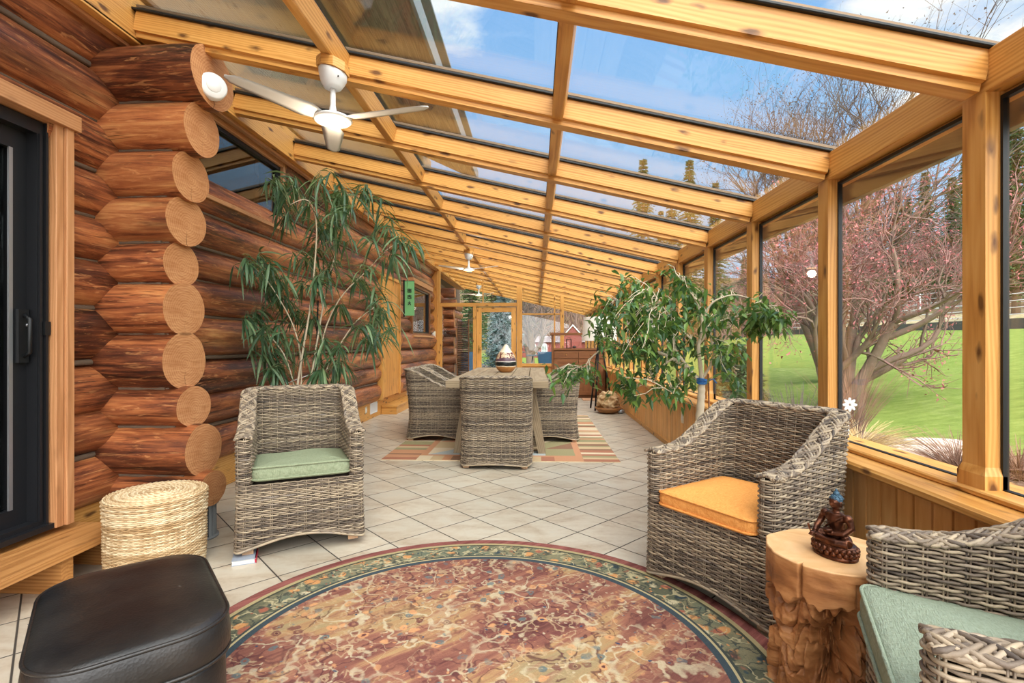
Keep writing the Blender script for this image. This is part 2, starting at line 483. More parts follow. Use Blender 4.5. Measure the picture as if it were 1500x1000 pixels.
# floor: pale tiles laid on the diagonal
def floor_material():
    g = G('stone_tile_floor', (200, 194, 180), .34, 0, .45)
    s = g.sep(g.co())
    k = 1 / (.3215 * math.sqrt(2))
    X = g.math('SUBTRACT', s[0], .036); Y = g.math('SUBTRACT', s[1], 3.446)
    u = g.math('MULTIPLY', g.math('ADD', X, Y), k); v = g.math('MULTIPLY', g.math('SUBTRACT', Y, X), k)
    def edge(w):
        f = g.math('FRACT', g.math('ADD', w, 100.))
        return g.math('MINIMUM', f, g.math('SUBTRACT', 1., f))
    e = g.math('MINIMUM', edge(u), edge(v))
    grout = g.ramp(e, [(.0085, 1.0), (.013, 0.0)])
    wn_ = g.n('ShaderNodeTexWhiteNoise')
    g.put(wn_.inputs['Vector'], g.comb(g.math('FLOOR', g.math('ADD', u, 100.)), g.math('FLOOR', g.math('ADD', v, 100.))))
    o = g.vadd(g.co(), g.vscale(wn_.outputs['Color'], 20.))
    cl = g.noise(g.mp(o, (1.0, 2.0, 1)), 3.2, 6, .62, .7)
    sp = g.noise(o, 30, 4, .6)
    c = g.ramp(g.math('ADD', g.math('MULTIPLY', cl, .8), g.math('MULTIPLY', sp, .2)), [(.32, (160, 142, 120)), (.45, (182, 168, 148)), (.58, (192, 182, 164)), (.72, (184, 178, 164))])
    c = g.hsv(c, .5, 1., g.math('ADD', .93, g.math('MULTIPLY', wn_.outputs['Value'], .12)))
    c = g.mix(grout, c, (60, 54, 48))
    g.color(c); g.rough(g.math('ADD', .3, g.math('MULTIPLY', grout, .5)))
    g.bump(g.math('SUBTRACT', g.math('MULTIPLY', sp, .12), grout), .003)
    return g.m
fl = MB().box((-4.6, -1.6, -.12), (1.75, 17.2, 0)).build('floor', floor_material())
tag(fl, 'pale stone tile floor laid on the diagonal', kind='structure')

# log walls ----------------------------------------------------------
def log(name, p0, p1, ry, rz, parent, end1=0., seed=0):
    """One peeled log from p0 to p1 with slightly wandering girth and sawn ends."""
    m, L = frame(p0, p1)
    n = max(4, int(L / .14)); k = 28
    a = np.arange(k) * 2 * PI / k
    loops = []
    for i in range(n + 1):
        x = -L/2 + L*i/n
        w = [1 + .055*mnoise.noise(Vector((x*.9 + seed*9.1, math.cos(t)*.9, math.sin(t)*.9))) + .02*mnoise.noise(Vector((x*4 + seed*3, math.cos(t)*2.4, math.sin(t)*2.4))) for t in a]
        w = np.array(w)
        e = 1.0
        if i in (0, n): e = .975
        loops.append(np.c_[np.full(k, x), ry*w*np.cos(a)*e, rz*w*np.sin(a)*e])
    b = MB().loft(loops, 0, True, False, False)
    for q, rev in ((0, True), (n, False)):
        idx = np.arange(k)
        b.add(loops[q], np.array([idx[::-1] if rev else idx]), 1)
    return b.build(name, [M['log'], M['endgrain']], parent, matrix=m)

JZ = [3.28, 2.98, 2.65, 2.35, 2.07, 1.80, 1.55, 1.25, .92, .69, .40]
wl_ = structure('wall_left')
XC = -2.68
def rad(i):
    up = JZ[i-1] - JZ[i] if i else .3
    dn = JZ[i] - JZ[i+1] if i + 1 < len(JZ) else .28
    return (up + dn)/4 + .018
sd = 0
for i, z in enumerate(JZ):
    runs = [(-1.2, 12.45)]
    if z < 2.3: runs = [(2.60, 8.14), (9.24, 12.45)]
    if z in (2.65, 2.98): runs = [(-1.2, 3.30), (4.98, 12.45)]
    if 1.34 < z < 2.4 :
        r2 = []
        for a, b in runs:
            if b > 11: r2 += [(a, 10.12), (11.93, b)]
            else: r2.append((a, b))
        runs = r2
    if z < 2.3: runs = [(-1.2, .56)] + runs
    rz = rad(i); ry = .172
    for a, b in runs:
        sd += 1
        dx = .05 if a > 9 and z < 1.4 else 0
        if z == 2.35 and a < 0:
            log('log', (XC, -1.2, 2.42), (XC, 2.9, 2.42), .15, .11, wl_, seed=sd)
            log('log', (XC, 2.5, z), (XC, b, z), ry, rz, wl_, seed=sd + 50)
        else:
            log('log', (XC + dx, a, z), (XC + dx, b, z), ry, rz, wl_, seed=sd)
for a, b, z0, z1 in ((-1.2, .65, .24, 3.4), (.65, 2.52, 2.34, 3.4), (2.52, 3.34, .2, 3.4), (3.34, 4.98, .2, 2.33), (4.98, 10.15, .2, 3.4), (10.15, 11.9, .2, 1.35), (10.15, 11.9, 2.41, 3.4), (11.9, 12.5, .2, 3.4)):
    MB().box((-2.80, a, z0), (-2.615, b, z1)).build('chinking', M['chink'], wl_)
slab('rim_board', (-2.80, -1.2, 0), (-2.605, 12.45, .27), M['pine'], wl_, 'Y')
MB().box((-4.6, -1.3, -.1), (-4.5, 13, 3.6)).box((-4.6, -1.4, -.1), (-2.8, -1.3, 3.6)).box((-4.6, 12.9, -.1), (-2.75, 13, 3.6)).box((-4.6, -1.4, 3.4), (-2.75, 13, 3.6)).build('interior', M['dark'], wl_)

# crossing log tails at the house corner
CZ = [(2.985, 2.64, -1.92, .205), (2.655, 2.35, -1.99, .165), (2.36, 2.07, -2.06, .165), (2.08, 1.80, -2.09, .18), (1.81, 1.55, -2.12, .155),
      (1.56, 1.25, -2.10, .185), (1.26, .92, -2.10, .19), (.93, .69, -2.04, .155), (.70, .40, -1.98, .17), (.41, .215, -1.92, .13)]
wc = structure('wall_corner')
for i, (z1, z0, xe, ry) in enumerate(CZ):
    log('log', (-2.95, 3.02, (z0+z1)/2), (xe - .05, 3.0, (z0+z1)/2), ry, (z1-z0)/2 + .010, wc, seed=100 + i)
MB().box((-2.95, 2.93, .25), (-2.2, 3.07, 2.9)).build('chinking', M['chink'], wc)

for i in range(len(CZ) - 1):
    zj = (CZ[i][1] + CZ[i+1][0])/2; xe = min(CZ[i][2], CZ[i+1][2])
    MB().tube([(x, 2.936 + .004*math.sin(x*40), zj) for x in np.linspace(-2.62, xe - .12, 14)], .015, 7).build('chinking_bead', M['chink'], wc)
for i in range(1, len(JZ) - 1):
    zj = (JZ[i] + JZ[i+1])/2
    if zj > 2.3: runs = [(-1.2, 2.95), (5.0, 12.4)] if zj > 2.4 else [(5.0, 12.4)]
    else: runs = [(2.62, 2.95), (3.05, 8.1), (9.26, 10.1 if zj > 1.34 else 12.4)]
    for a, b in runs:
        MB().tube([(XC + .088, y, zj + .004*math.sin(y*7)) for y in np.linspace(a, b, max(3, int((b-a)/.3)))], .018, 7).build('chinking_bead', M['chink'], wl_)

# ribbed steel footing under the lowest tail
sp = thing('support_post', 'short grey ribbed post under the lowest log tail of the corner', 'post', (-2.085, 3.03, 0))
b = MB().lathe([(.092, .012), (.092, .205)], 32)
b.build('core', M['blackmetal'], sp)
b = MB()
for i in range(22):
    a = 2*PI*i/22
    P = [(.097*math.cos(a+d), .097*math.sin(a+d)) for d in (-.10, .10)] + [(.088*math.cos(a+.10), .088*math.sin(a+.10)), (.088*math.cos(a-.10), .088*math.sin(a-.10))]
    b.loft([np.c_[np.array(P), np.full(4, z)] for z in (.012, .205)], 0, False)
b.build('ribs', M['grey'], sp)
MB().lathe([(.11, 0), (.11, .012)], 32).build('base_plate', M['grey'], sp)
MB().lathe([(.11, .205), (.11, .216)], 32).build('cap_plate', M['grey'], sp)

# roof ---------------------------------------------------------------
ce = structure('ceiling')
RW, RH = .112, .145
cs = math.cos(math.atan(.228))
def rafter_prof():
    w, h = RW/2, RH/2
    return [(-w+.018,-h),(w-.018,-h),(w-.018,-h+.03),(w,-h+.034),(w,h),(-w,h),(-w,-h+.034),(-w+.018,-h+.03)]
for y in YR:
    yc = y + RW/2
    p0 = (XL, yc, zb(XL) + RH/2/cs); p1 = (XE, yc, zb(XE) + RH/2/cs)
    r = beam('rafter', p0, p1, RW, RH, M['pine'], ce, prof=rafter_prof())
    t = RH/cs
    beam('gasket', (XL, yc, zb(XL) + t + .008), (XE + .06, yc, zb(XE + .06) + t + .008), RW + .035, .014, M['gasket'], ce)
    beam('cap_strip', (XL, yc, zb(XL) + t + .042), (XE + .16, yc, zb(XE + .16) + t + .042), .075, .022, M['bronze'], ce)
PX = [-1.13, .135]
cols = [(XL, PX[0]), (PX[0], PX[1]), (PX[1], XE + .12)]
for k in range(len(YR) - 1):
    y0, y1 = YR[k] + RW, YR[k+1]
    for x in PX:
        x_w = .064
        zc = zb(x) + RH/cs - .0625
        n = Vector((.228, 0, 1)).normalized()
        beam('purlin', (x, y0 - .005, zc), (x, y1 + .005, zc), x_w, .12, M['pine'], ce, up=n)
        beam('gasket', (x, y0, zc + .066), (x, y1, zc + .066), .08, .012, M['gasket'], ce, up=n)
    for a, bb in cols:
        t = RH/cs + .022
        beam('glass_pane', (a, (y0+y1)/2, zb(a) + t), (bb, (y0+y1)/2, zb(bb) + t), y1 - y0 + .05, .006, M['roofglass'], ce, c=.0005)
# ledger, soffit board and moulding along the log wall
slab('ledger', (XL - .06, -1.2, zb(XL) - .02), (XL, 17.1, zb(XL) + RH + .1), M['pine'], ce, 'Y')
slab('soffit_board', (-2.66, -1.2, zb(XL) - .03), (XL - .0, 17.1, zb(XL) - .005), M['pine'], ce, 'Y')
slab('moulding', (XL - .10, -1.2, zb(XL) - .055), (XL - .05, 17.1, zb(XL) - .03), M['casing'], ce, 'Y')
slab('flashing', (-2.8, -1.2, zb(XL) + .26), (XL + .02, 17.1, zb(XL) + .29), M['bronze'], ce, 'Y')

# right wall ---------------------------------------------------------
wr = structure('wall_right')
slab('header', (XE, -1.0, 2.115), (XE + .07, 17.0, 2.265), M['pine'], wr, 'Y')
slab('header_trim', (XE + .07, -1.0, 2.09), (XE + .12, 17.0, 2.265), M['pine'], wr, 'Y')
slab('gutter_board', (XE + .17, -1.0, 2.02), (XE + .21, 17.0, 2.2), M['bronze'], wr, 'Y')
YPOST = [y + .012 for y in YR if y > -.5]
for y in YPOST:
    x0, x1, y1 = XE, XE + .068, y + .10
    def sect(z, g=0): return [(x0-g, y-g, z), (x1, y-g, z), (x1, y1+g, z), (x0-g, y1+g, z)]
    cxx, cyy = (x0+x1)/2, (y+y1)/2
    pts = [sect(.662, .011), sect(.715, .011), sect(.745, .0), sect(2.118)]
    L = [np.array([(q[2]-1.4, -(q[1]-cyy), q[0]-cxx) for q in s]) for s in pts]
    m = Matrix(((0, 0, 1), (0, -1, 0), (1, 0, 0))).to_4x4(); m.translation = (cxx, cyy, 1.4)
    MB().loft(L, 0, False).build('post', M['pine'], wr, matrix=m)
slab('cap', (1.475, -1.0, .600), (1.83, 17.0, .640), M['pine'], wr, 'Y', c=.012)
slab('sill', (1.60, -1.0, .640), (1.83, 17.0, .664), M['pine'], wr, 'Y', c=.008)
b = MB().box((1.556, -1.0, 0), (1.74, 17.0, .60), 0)
b.build('backing', M['brownwood'], wr)
y = -1.0; q = 0
b = MB()
while y < 14:
    w = .098
    b.loft([np.array([(1.556, y+.002, z), (1.538, y+.006, z), (1.538, y+w-.006, z), (1.556, y+w-.002, z)]) for z in (.05, .60)], 0, False)
    y += w
def panel_material():
    g = G('vertical_pine_boards', (198, 148, 84), .5, 0, .3)
    o = g.co(); s = g.sep(o)
    idx = g.math('FLOOR', g.math('DIVIDE', g.math('ADD', s[1], 1.0), .098))
    wnz = g.n('ShaderNodeTexWhiteNoise', noise_dimensions='1D'); g.put(wnz.inputs['W'], idx)
    p = g.vadd(g.mp(o, (12, 12, 1.4)), g.vscale(wnz.outputs['Color'], 30.))
    f = g.noise(p, 1.6, 5, .6, .6)
    c = g.ramp(f, [(.3, (196, 138, 74)), (.5, (218, 162, 94)), (.7, (230, 180, 114))])
    c = g.hsv(c, .5, 1., g.math('ADD', .88, g.math('MULTIPLY', wnz.outputs['Value'], .24)))
    g.color(c)
    return g.m
b.build('panelling', panel_material(), wr)
slab('skirting', (1.522, -1.0, 0), (1.56, 14.0, .055), M['pine'], wr, 'Y')
# a window in every bay
nwin = 0
for k in range(len(YPOST) - 1):
    nwin += 1
    w = structure('window_%d' % nwin)
    y0, y1 = YPOST[k] + .10, YPOST[k+1]
    fr = MB()
    for lo, hi in (((XE+.052, y0, .664), (XE+.074, y0+.011, 2.1)), ((XE+.052, y1-.011, .664), (XE+.074, y1, 2.1)),
                   ((XE+.052, y0+.011, .664), (XE+.074, y1-.011, .668)), ((XE+.052, y0+.011, 2.085), (XE+.074, y1-.011, 2.1))):
        fr.box(lo, hi)
    fr.build('frame', M['gasket'], w)
    MB().box((XE+.060, y0+.008, .668), (XE+.066, y1-.008, 2.09)).build('pane', M['glass'], w)

# windows and doors of the log wall -----------------------------------
def wall_window(name, x, y0, y1, z0, z1, fw, frame_mat, sash=True):
    w = structure(name)
    for lo, hi, al in (((x-.10, y0, z0), (x, y0+fw, z1), 'Z'), ((x-.10, y1-fw, z0), (x, y1, z1), 'Z'), ((x-.10, y0+fw, z1-fw), (x, y1-fw, z1), 'Y'), ((x-.10, y0+fw, z0), (x, y1-fw, z0+fw), 'Y')):
        slab('frame', lo, hi, frame_mat, w, al)
    if sash:
        s = MB(); g_ = fw; t = .035
        for lo, hi in (((x-.09, y0+g_, z0+g_), (x-.03, y0+g_+t, z1-g_)), ((x-.09, y1-g_-t, z0+g_), (x-.03, y1-g_, z1-g_)), ((x-.09, y0+g_+t, z1-g_-t), (x-.03, y1-g_-t, z1-g_)), ((x-.09, y0+g_+t, z0+g_), (x-.03, y1-g_-t, z0+g_+t))):
            s.box(lo, hi)
        s.build('sash', M['blackframe'], w)
    MB().box((x-.066, y0+fw, z0+fw), (x-.06, y1-fw, z1-fw)).build('pane', M['darkglass'], w)
    return w
nwin += 1
ww = wall_window('window_%d' % nwin, -2.52, 3.34, 4.98, 2.33, 3.0, .05, M['casing'])
slab('sill', (-2.6, 3.3, 2.30), (-2.49, 5.02, 2.335), M['casing'], ww, 'Y')
nwin += 1
ww = wall_window('window_%d' % nwin, -2.505, 10.15, 11.9, 1.35, 2.42, .06, M['brownwood'])
slab('sill', (-2.6, 10.05, 1.32), (-2.44, 12.0, 1.36), M['casing'], ww, 'Y')
slab('head_casing', (-2.6, 10.05, 2.42), (-2.46, 12.0, 2.52), M['casing'], ww, 'Y')

d1 = structure('door_1')                     # black sliding door
fr = MB()
for lo, hi in (((-2.80, 2.665, .25), (-2.545, 2.725, 2.335)), ((-2.80, .80, .25), (-2.545, .90, 2.335)), ((-2.80, .90, 2.27), (-2.545, 2.665, 2.335)), ((-2.80, .90, .25), (-2.545, 2.665, .285))):
    fr.box(lo, hi)
fr.box((-2.57, 2.672, .285), (-2.535, 2.684, 2.27)).box((-2.56, 2.700, .25), (-2.53, 2.712, 2.335)).box((-2.6, .8, .235), (-2.51, 2.725, .262))
fr.build('frame', M['blackframe'], d1)
pn = MB()
for lo, hi in (((-2.66, 2.595, .285), (-2.60, 2.665, 2.27)), ((-2.66, .90, .285), (-2.60, 1.0, 2.27)), ((-2.66, 1.0, 2.17), (-2.60, 2.595, 2.27)), ((-2.66, 1.0, .285), (-2.60, 2.595, .37))):
    pn.box(lo, hi)
pan = pn.build('sliding_panel', M['blackframe'], d1)
b = MB()
for lo, hi in (((-2.607, 2.577, .37), (-2.597, 2.595, 2.17)),):
    b.box(lo, hi)
b.build('bead', M['steel'], pan)
MB().box((-2.632, 1.0, .37), (-2.626, 2.577, 2.17)).build('pane', M['darkglass'], pan)
h = MB().box((-2.60, 2.603, 1.10), (-2.575, 2.655, 1.37)).tube([(-2.575, 2.63, 1.13), (-2.545, 2.63, 1.15), (-2.545, 2.63, 1.32), (-2.575, 2.63, 1.34)], .009, 8)
h.build('handle', M['gasket'], pan)
MB().lathe([(.009, 0), (.009, .008)], 12).build('lock', M['steel'], pan, loc=(-2.575, 2.645, 1.29), rot=(0, R(90), 0))
MB().box((-2.545, 2.69, 1.24), (-2.525, 2.72, 1.31)).build('strike', M['gasket'], d1)
slab('casing', (-2.60, 2.725, .235), (-2.50, 2.768, 2.34), M['casing'], d1, 'Z')
slab('casing', (-2.60, 2.77, .235), (-2.485, 2.815, 2.34), M['casing'], d1, 'Z')
slab('head_casing', (-2.60, .75, 2.34), (-2.47, 2.84, 2.425), M['casing'], d1, 'Y')

for ch_ in ALL_KIDS(d1): ch_.location.y -= .205

d2 = structure('door_2')                     # plain slab door further along the log wall
slab('leaf', (-2.62, 8.18, .29), (-2.515, 9.17, 2.29), M['cedar'], d2, 'Z')
slab('jamb', (-2.72, 8.12, .27), (-2.495, 8.18, 2.32), M['pine'], d2, 'Z')
slab('jamb', (-2.72, 9.17, .27), (-2.495, 9.23, 2.32), M['pine'], d2, 'Z')
slab('head', (-2.72, 8.18, 2.29), (-2.495, 9.17, 2.34), M['pine'], d2, 'Y')

# glazed partition across the far end ---------------------------------
wb = structure('wall_back')
def bar(name, x0, x1, z0, z1, al, d=.05, mat='pine', par=None):
    return slab(name, (x0, YP-d, z0), (x1, YP+d, z1), M[mat], par or wb, al)
bar('panel', -2.68, -2.45, 0, 3.05, 'Z', .06, 'cedar')
bar('post', -2.45, -2.385, 0, 3.0, 'Z')
bar('rail', -2.385, -.475, 2.10, 2.19, 'X')
bar('mullion', -2.385, -2.335, 0, 2.10, 'Z', .04)
bar('post', -1.56, -1.485, 0, 2.10, 'Z')
bar('post', -.475, -.34, 0, zb(-.4) + .02, 'Z', .06)
bar('mullion', .44, .475, .66, zb(.45), 'Z', .03)
bar('post', .595, .685, 0, zb(.64) + .02, 'Z', .05)
bar('rail', -.34, .595, .62, .69, 'X')
bar('rail', .685, 1.56, .62, .69, 'X')
bar('rail', -.34, .595, 1.89, 1.93, 'X', .03)
bar('rail', -2.335, -1.56, 0, .10, 'X')
bar('mullion', -1.33, -1.30, 2.19, zb(-1.3), 'Z', .02)
for a, c in ((-.34, .595), (.685, 1.53)):
    q = a; pb = MB()
    while q < c - .05:
        pb.box((q + .002, YP - .02, 0), (min(q + .098, c), YP + .02, .62)); q += .1
    pb.build('panelling', M['cedar'], wb)
def trap(x0, x1, z0, z1a, z1b, par, name='pane'):
    V = [(x0, YP-.003, z0), (x1, YP-.003, z0), (x1, YP-.003, z1b), (x0, YP-.003, z1a), (x0, YP+.003, z0), (x1, YP+.003, z0), (x1, YP+.003, z1b), (x0, YP+.003, z1a)]
    return MB().add(V, [(0,1,2,3),(7,6,5,4),(0,4,5,1),(1,5,6,2),(2,6,7,3),(3,7,4,0)]).build(name, M['glass'], par)
for args in ((-2.385, -.475, 2.19, 2.98, zb(-.475)), (-2.335, -1.56, .10, 2.10, 2.10), (-.34, .595, .69, zb(-.34), zb(.595)), (.685, 1.637, .69, zb(.685), zb(1.637))):
    nwin += 1
    w = structure('window_%d' % nwin)
    trap(*args, w)
d3 = structure('door_3')
bar('stile', -1.475, -1.35, .03, 2.08, 'Z', .025, par=d3)
bar('stile', -.61, -.485, .03, 2.08, 'Z', .025, par=d3)
bar('top_rail', -1.35, -.61, 1.96, 2.08, 'X', .025, par=d3)
bar('bottom_rail', -1.35, -.61, .03, .25, 'X', .025, par=d3)
trap(-1.35, -.61, .25, 1.96, 1.96, d3)
MB().box((-1.44, YP-.032, .96), (-1.40, YP-.024, 1.14)).tube([(-1.42, YP-.03, 1.05), (-1.42, YP-.07, 1.05), (-1.33, YP-.075, 1.05)], .009, 8).build('handle', M['brass'], d3)

# the covered porch beyond the partition
wp = structure('wall_porch')
for i, z in enumerate((2.62, 2.3, 2.02, 1.76, 1.5, 1.25, 1.0, .74, .48)):
    log('log', (-2.75, 14.3, z), (-2.3 + .04*math.sin(i*2), 14.3, z), .15, .138, wp, seed=200 + i)
    if i: log('log', (-2.75, 13.0, z + .14), (-2.75, 18, z + .14), .14, .138, wp, seed=230 + i)
MB().box((-2.85, 13.0, 0), (-2.72, 18, 3.1)).build('chinking', M['chink'], wp)

# upper storey of the house above the glass roof
wu = structure('wall_upper')
slab('siding', (-2.9, -7, 3.3), (-2.72, 13, 5.9), M['soffit'], wu, 'Y')
ev = structure('roof_eave')
def eaveboard(x0, z0, x1, z1, mat, name, t=.04):
    m, L = frame((x0, -7, z0), (x0, 12, z0))
    return beam(name, ((x0+x1)/2, -7, (z0+z1)/2), ((x0+x1)/2, 12.0, (z0+z1)/2), math.hypot(x1-x0, z1-z0), t, mat, ev, up=Vector((z0-z1, 0, x1-x0)).normalized())
XE2, ZE2 = -1.42, 5.1
nb = 8
for i in range(nb):
    f0, f1 = i/nb, (i + .97)/nb
    eaveboard(-2.75 + (XE2+2.75)*f0, 5.72 + (ZE2-5.72)*f0, -2.75 + (XE2+2.75)*f1, 5.72 + (ZE2-5.72)*f1, M['soffit'], 'soffit_plank')
slab('fascia', (XE2, -7, ZE2 - .05), (XE2 + .04, 12.05, ZE2 + .2), M['grey'], ev, 'Y')
slab('roof_deck', (-2.75, -7, 5.8), (XE2, 12.0, 5.84), M['grey'], ev, 'Y')

# ================================================================== OUTDOORS
def gz(x, y):
    z = -.14 + .135*np.clip(x - 5.6, 0, 14.6) + .02*np.clip(x-20.2, 0, 4) + .24*np.clip(x - 24, 0, 70)
    return np.maximum(z, -.14 + .26*np.clip(y - 62, 0, 80)) + .04*np.sin(x*.9 + y*.5)*np.clip((x-6)/6, 0, 1)
xs = np.concatenate([np.linspace(-60, 1.7, 20), np.linspace(1.8, 26, 70), np.linspace(27, 95, 40)])
ys = np.concatenate([np.linspace(-40, -5, 10), np.linspace(-4, 40, 90), np.linspace(42, 130, 40)])
gx, gy = np.meshgrid(xs, ys, indexing='ij')
V = np.stack([gx, gy, gz(gx, gy)], -1)
def ground_material():
    g = G('lawn_and_beds', (110, 160, 62), .9, 0, .15)
    o = g.co(); s = g.sep(o)
    n1 = g.noise(o, .5, 4); n2 = g.noise(g.mp(o, (1, 3, 1)), 2.2, 5, .65); n3 = g.noise(o, 60, 4, .7)
    f = g.math('ADD', g.math('MULTIPLY', n2, .6), g.math('MULTIPLY', n3, .4))
    lawn = g.ramp(f, [(.32, (98, 116, 48)), (.5, (122, 140, 62)), (.68, (150, 162, 86))])
    mulch = g.ramp(g.noise(o, 22, 6, .75), [(.34, (72, 56, 46)), (.5, (132, 108, 92)), (.62, (186, 164, 146)), (.75, (210, 192, 176))])
    sand = g.ramp(g.noise(o, 2.2, 6, .7), [(.35, (150, 146, 92)), (.5, (186, 168, 132)), (.7, (206, 190, 160))])
    hill = g.ramp(g.noise(o, .7, 6, .7), [(.3, (70, 58, 42)), (.5, (116, 92, 70)), (.7, (132, 128, 74))])
    edge = g.math('ADD', g.math('ADD', s[0], g.math('MULTIPLY', g.math('SUBTRACT', s[1], 6.5), .35)), g.math('MULTIPLY', g.math('SUBTRACT', g.noise(o, .8, 3), .5), 1.0))
    c = g.mix(g.ramp(g.math('MULTIPLY', edge, .1), [(.535, 1.0), (.55, 0.0)]), lawn, mulch)
    c = g.mix(g.ramp(g.math('MULTIPLY', s[0], .02), [(.408, 0.0), (.41, 1.0)]), c, sand)
    c = g.mix(g.ramp(g.math('MULTIPLY', g.math('ADD', s[0], g.math('MULTIPLY', n1, 6.)), .02), [(.62, 0.0), (.66, 1.0)]), c, hill)
    c = g.mix(g.ramp(g.math('MULTIPLY', s[1], .01), [(.60, 0.0), (.64, 1.0)]), c, hill)
    g.color(c); g.bump(g.math('ADD', n3, n2), .05, .6)
    return g.m
lw = MB().grid(V, 0, True).build('lawn', ground_material())
tag(lw, 'green lawn rising to a sandy bank beyond the mulch bed', kind='structure')

# ---- trees
M['bark'] = plain('grey_brown_bark', (128, 106, 92), .9, bump=(14, .01))
M['twig'] = plain('reddish_twigs', (150, 112, 104), .9)
M['twig2'] = plain('grey_twigs', (98, 86, 80), .9)
M['bud'] = plain('pink_buds', (176, 104, 104), .8)
def leaf_mat(name, a, b, c, rough=.45, trans=.25):
    g = G(name, a, rough, 0, .4)
    col = g.ramp(g.island(), [(0., a), (.5, b), (1., c)])
    g.color(col)
    d = g.n('ShaderNodeBsdfTranslucent'); g.put(d.inputs[0], g.mix(.35, col, (190, 220, 90)))
    mx = g.n('ShaderNodeMixShader'); mx.inputs[0].default_value = trans
    g.t.links.new(g.b.outputs[0], mx.inputs[1]); g.t.links.new(d.outputs[0], mx.inputs[2]); g.t.links.new(mx.outputs[0], g.out.inputs[0])
    return g.m
M['needle'] = leaf_mat('evergreen_needles', (44, 66, 44), (66, 92, 56), (92, 116, 66), .8, .1)
M['needle2'] = leaf_mat('blue_spruce_needles', (70, 92, 96), (96, 120, 124), (120, 142, 140), .8, .1)

def branch_tree(seed, trunk_h, trunk_r, spread, n_stem, levels, kids, up=.25, len0=1.8, bud=True, lean=0., crook=.28, kseg=5):
    r_ = np.random.default_rng(seed)
    wood_b, twig_b, tips = MB(), MB(), []
    def grow(p, d, L, r, lv):
        n = 6 if lv < 2 else (4 if lv < levels else 3)
        P = [p.copy()]; q = p.copy(); dd = d.copy()
        for i in range(n):
            dd = dd + r_.normal(0, crook*(.5 if lv == 0 else 1)/math.sqrt(n)*1.4, 3) + np.array([0, 0, up*.12])
            dd /= np.linalg.norm(dd); q = q + dd*L/n; P.append(q.copy())
        rr = np.linspace(r, r*(.62 if lv < levels else .35), n + 1)
        (wood_b if lv < 3 else twig_b).tube(P, rr, kseg if lv < 2 else 3, caps=False)
        if lv >= levels:
            tips.append(P[-1]); tips.append(P[-2]); return
        for k in range(kids[lv]):
            t = r_.uniform(.3, 1.0) if k else 1.0
            i = min(n, max(1, int(round(t*n))))
            base = P[i]; dir0 = (P[i] - P[i-1]); dir0 /= np.linalg.norm(dir0)
            ax = r_.normal(0, 1, 3); ax -= dir0*np.dot(ax, dir0); ax /= np.linalg.norm(ax)
            ang = r_.uniform(.35, .95) if k else r_.uniform(.1, .4)
            nd = dir0*math.cos(ang) + ax*math.sin(ang); nd[2] += up*.35; nd /= np.linalg.norm(nd)
            grow(base, nd, L*r_.uniform(.58, .82), max(rr[i]*r_.uniform(.5, .72), .0035), lv + 1)
    for sidx in range(n_stem):
        a = 2*PI*sidx/n_stem + r_.uniform(-.4, .4)
        s = spread*(1 if n_stem > 1 else .1)
        d = np.array([math.cos(a)*s + lean, math.sin(a)*s, 1.]); d /= np.linalg.norm(d)
        grow(np.array([.06*math.cos(a), .06*math.sin(a), -.15]), d, trunk_h*r_.uniform(.85, 1.1), trunk_r*r_.uniform(.7, 1), 0)
    bb = None
    if bud and tips:
        T = np.array(tips); T = np.concatenate([T + r_.normal(0, .07, T.shape) for _ in range(2)])
        S = .022
        o1 = r_.normal(0, S, (len(T), 3)); o2 = r_.normal(0, S, (len(T), 3))
        V = np.stack([T, T + o1, T + o2], 1).reshape(-1, 3)
        bb = MB().add(V, np.arange(len(V)).reshape(-1, 3))
    return wood_b, twig_b, bb
def bare_tree(name, label, cat, group, loc, rz, args, mats=('bark', 'twig', 'bud'), scale=1.):
    t = thing(name, label, cat, loc, rz, group)
    w, tw, b = branch_tree(*args[0], **args[1])
    w.build('trunk', M[mats[0]], t); tw.build('twigs', M[mats[1]], t)
    if b: b.build('buds', M[mats[2]], t)
    t.scale = (scale,)*3
    return t

def P3(px, Y, dz=0.):
    v = at(px, 502, Y=Y)
    return (v.x, v.y, float(gz(np.array(v.x), np.array(v.y))) + dz)
bare_tree('multi_stem_tree', 'bare multi-stemmed tree with pinkish buds on the lawn just outside the big windows', 'tree', None, P3(1222, 10.5), .6,
          ((11, 1.7, .15, .42, 5, 4, (4, 4, 5, 5)), dict(up=.30, len0=2)), scale=1.12)
bare_tree('grey_tree', 'tall grey bare tree seen through the roof glass above the eave', 'tree', None, P3(1215, 14.0), 2.2,
          ((23, 3.2, .17, .40, 5, 4, (5, 5, 5, 5)), dict(up=.5, bud=True)), ('bark', 'twig2', 'twig2'), scale=1.08)
bare_tree('grey_tree', 'spreading bare tree with a thick grey trunk in front of the red house', 'tree', None, P3(777, 27), 1.0,
          ((31, 2.6, .30, .2, 1, 4, (5, 5, 4, 4)), dict(up=.35, bud=False)), ('bark', 'twig2', 'bud'))

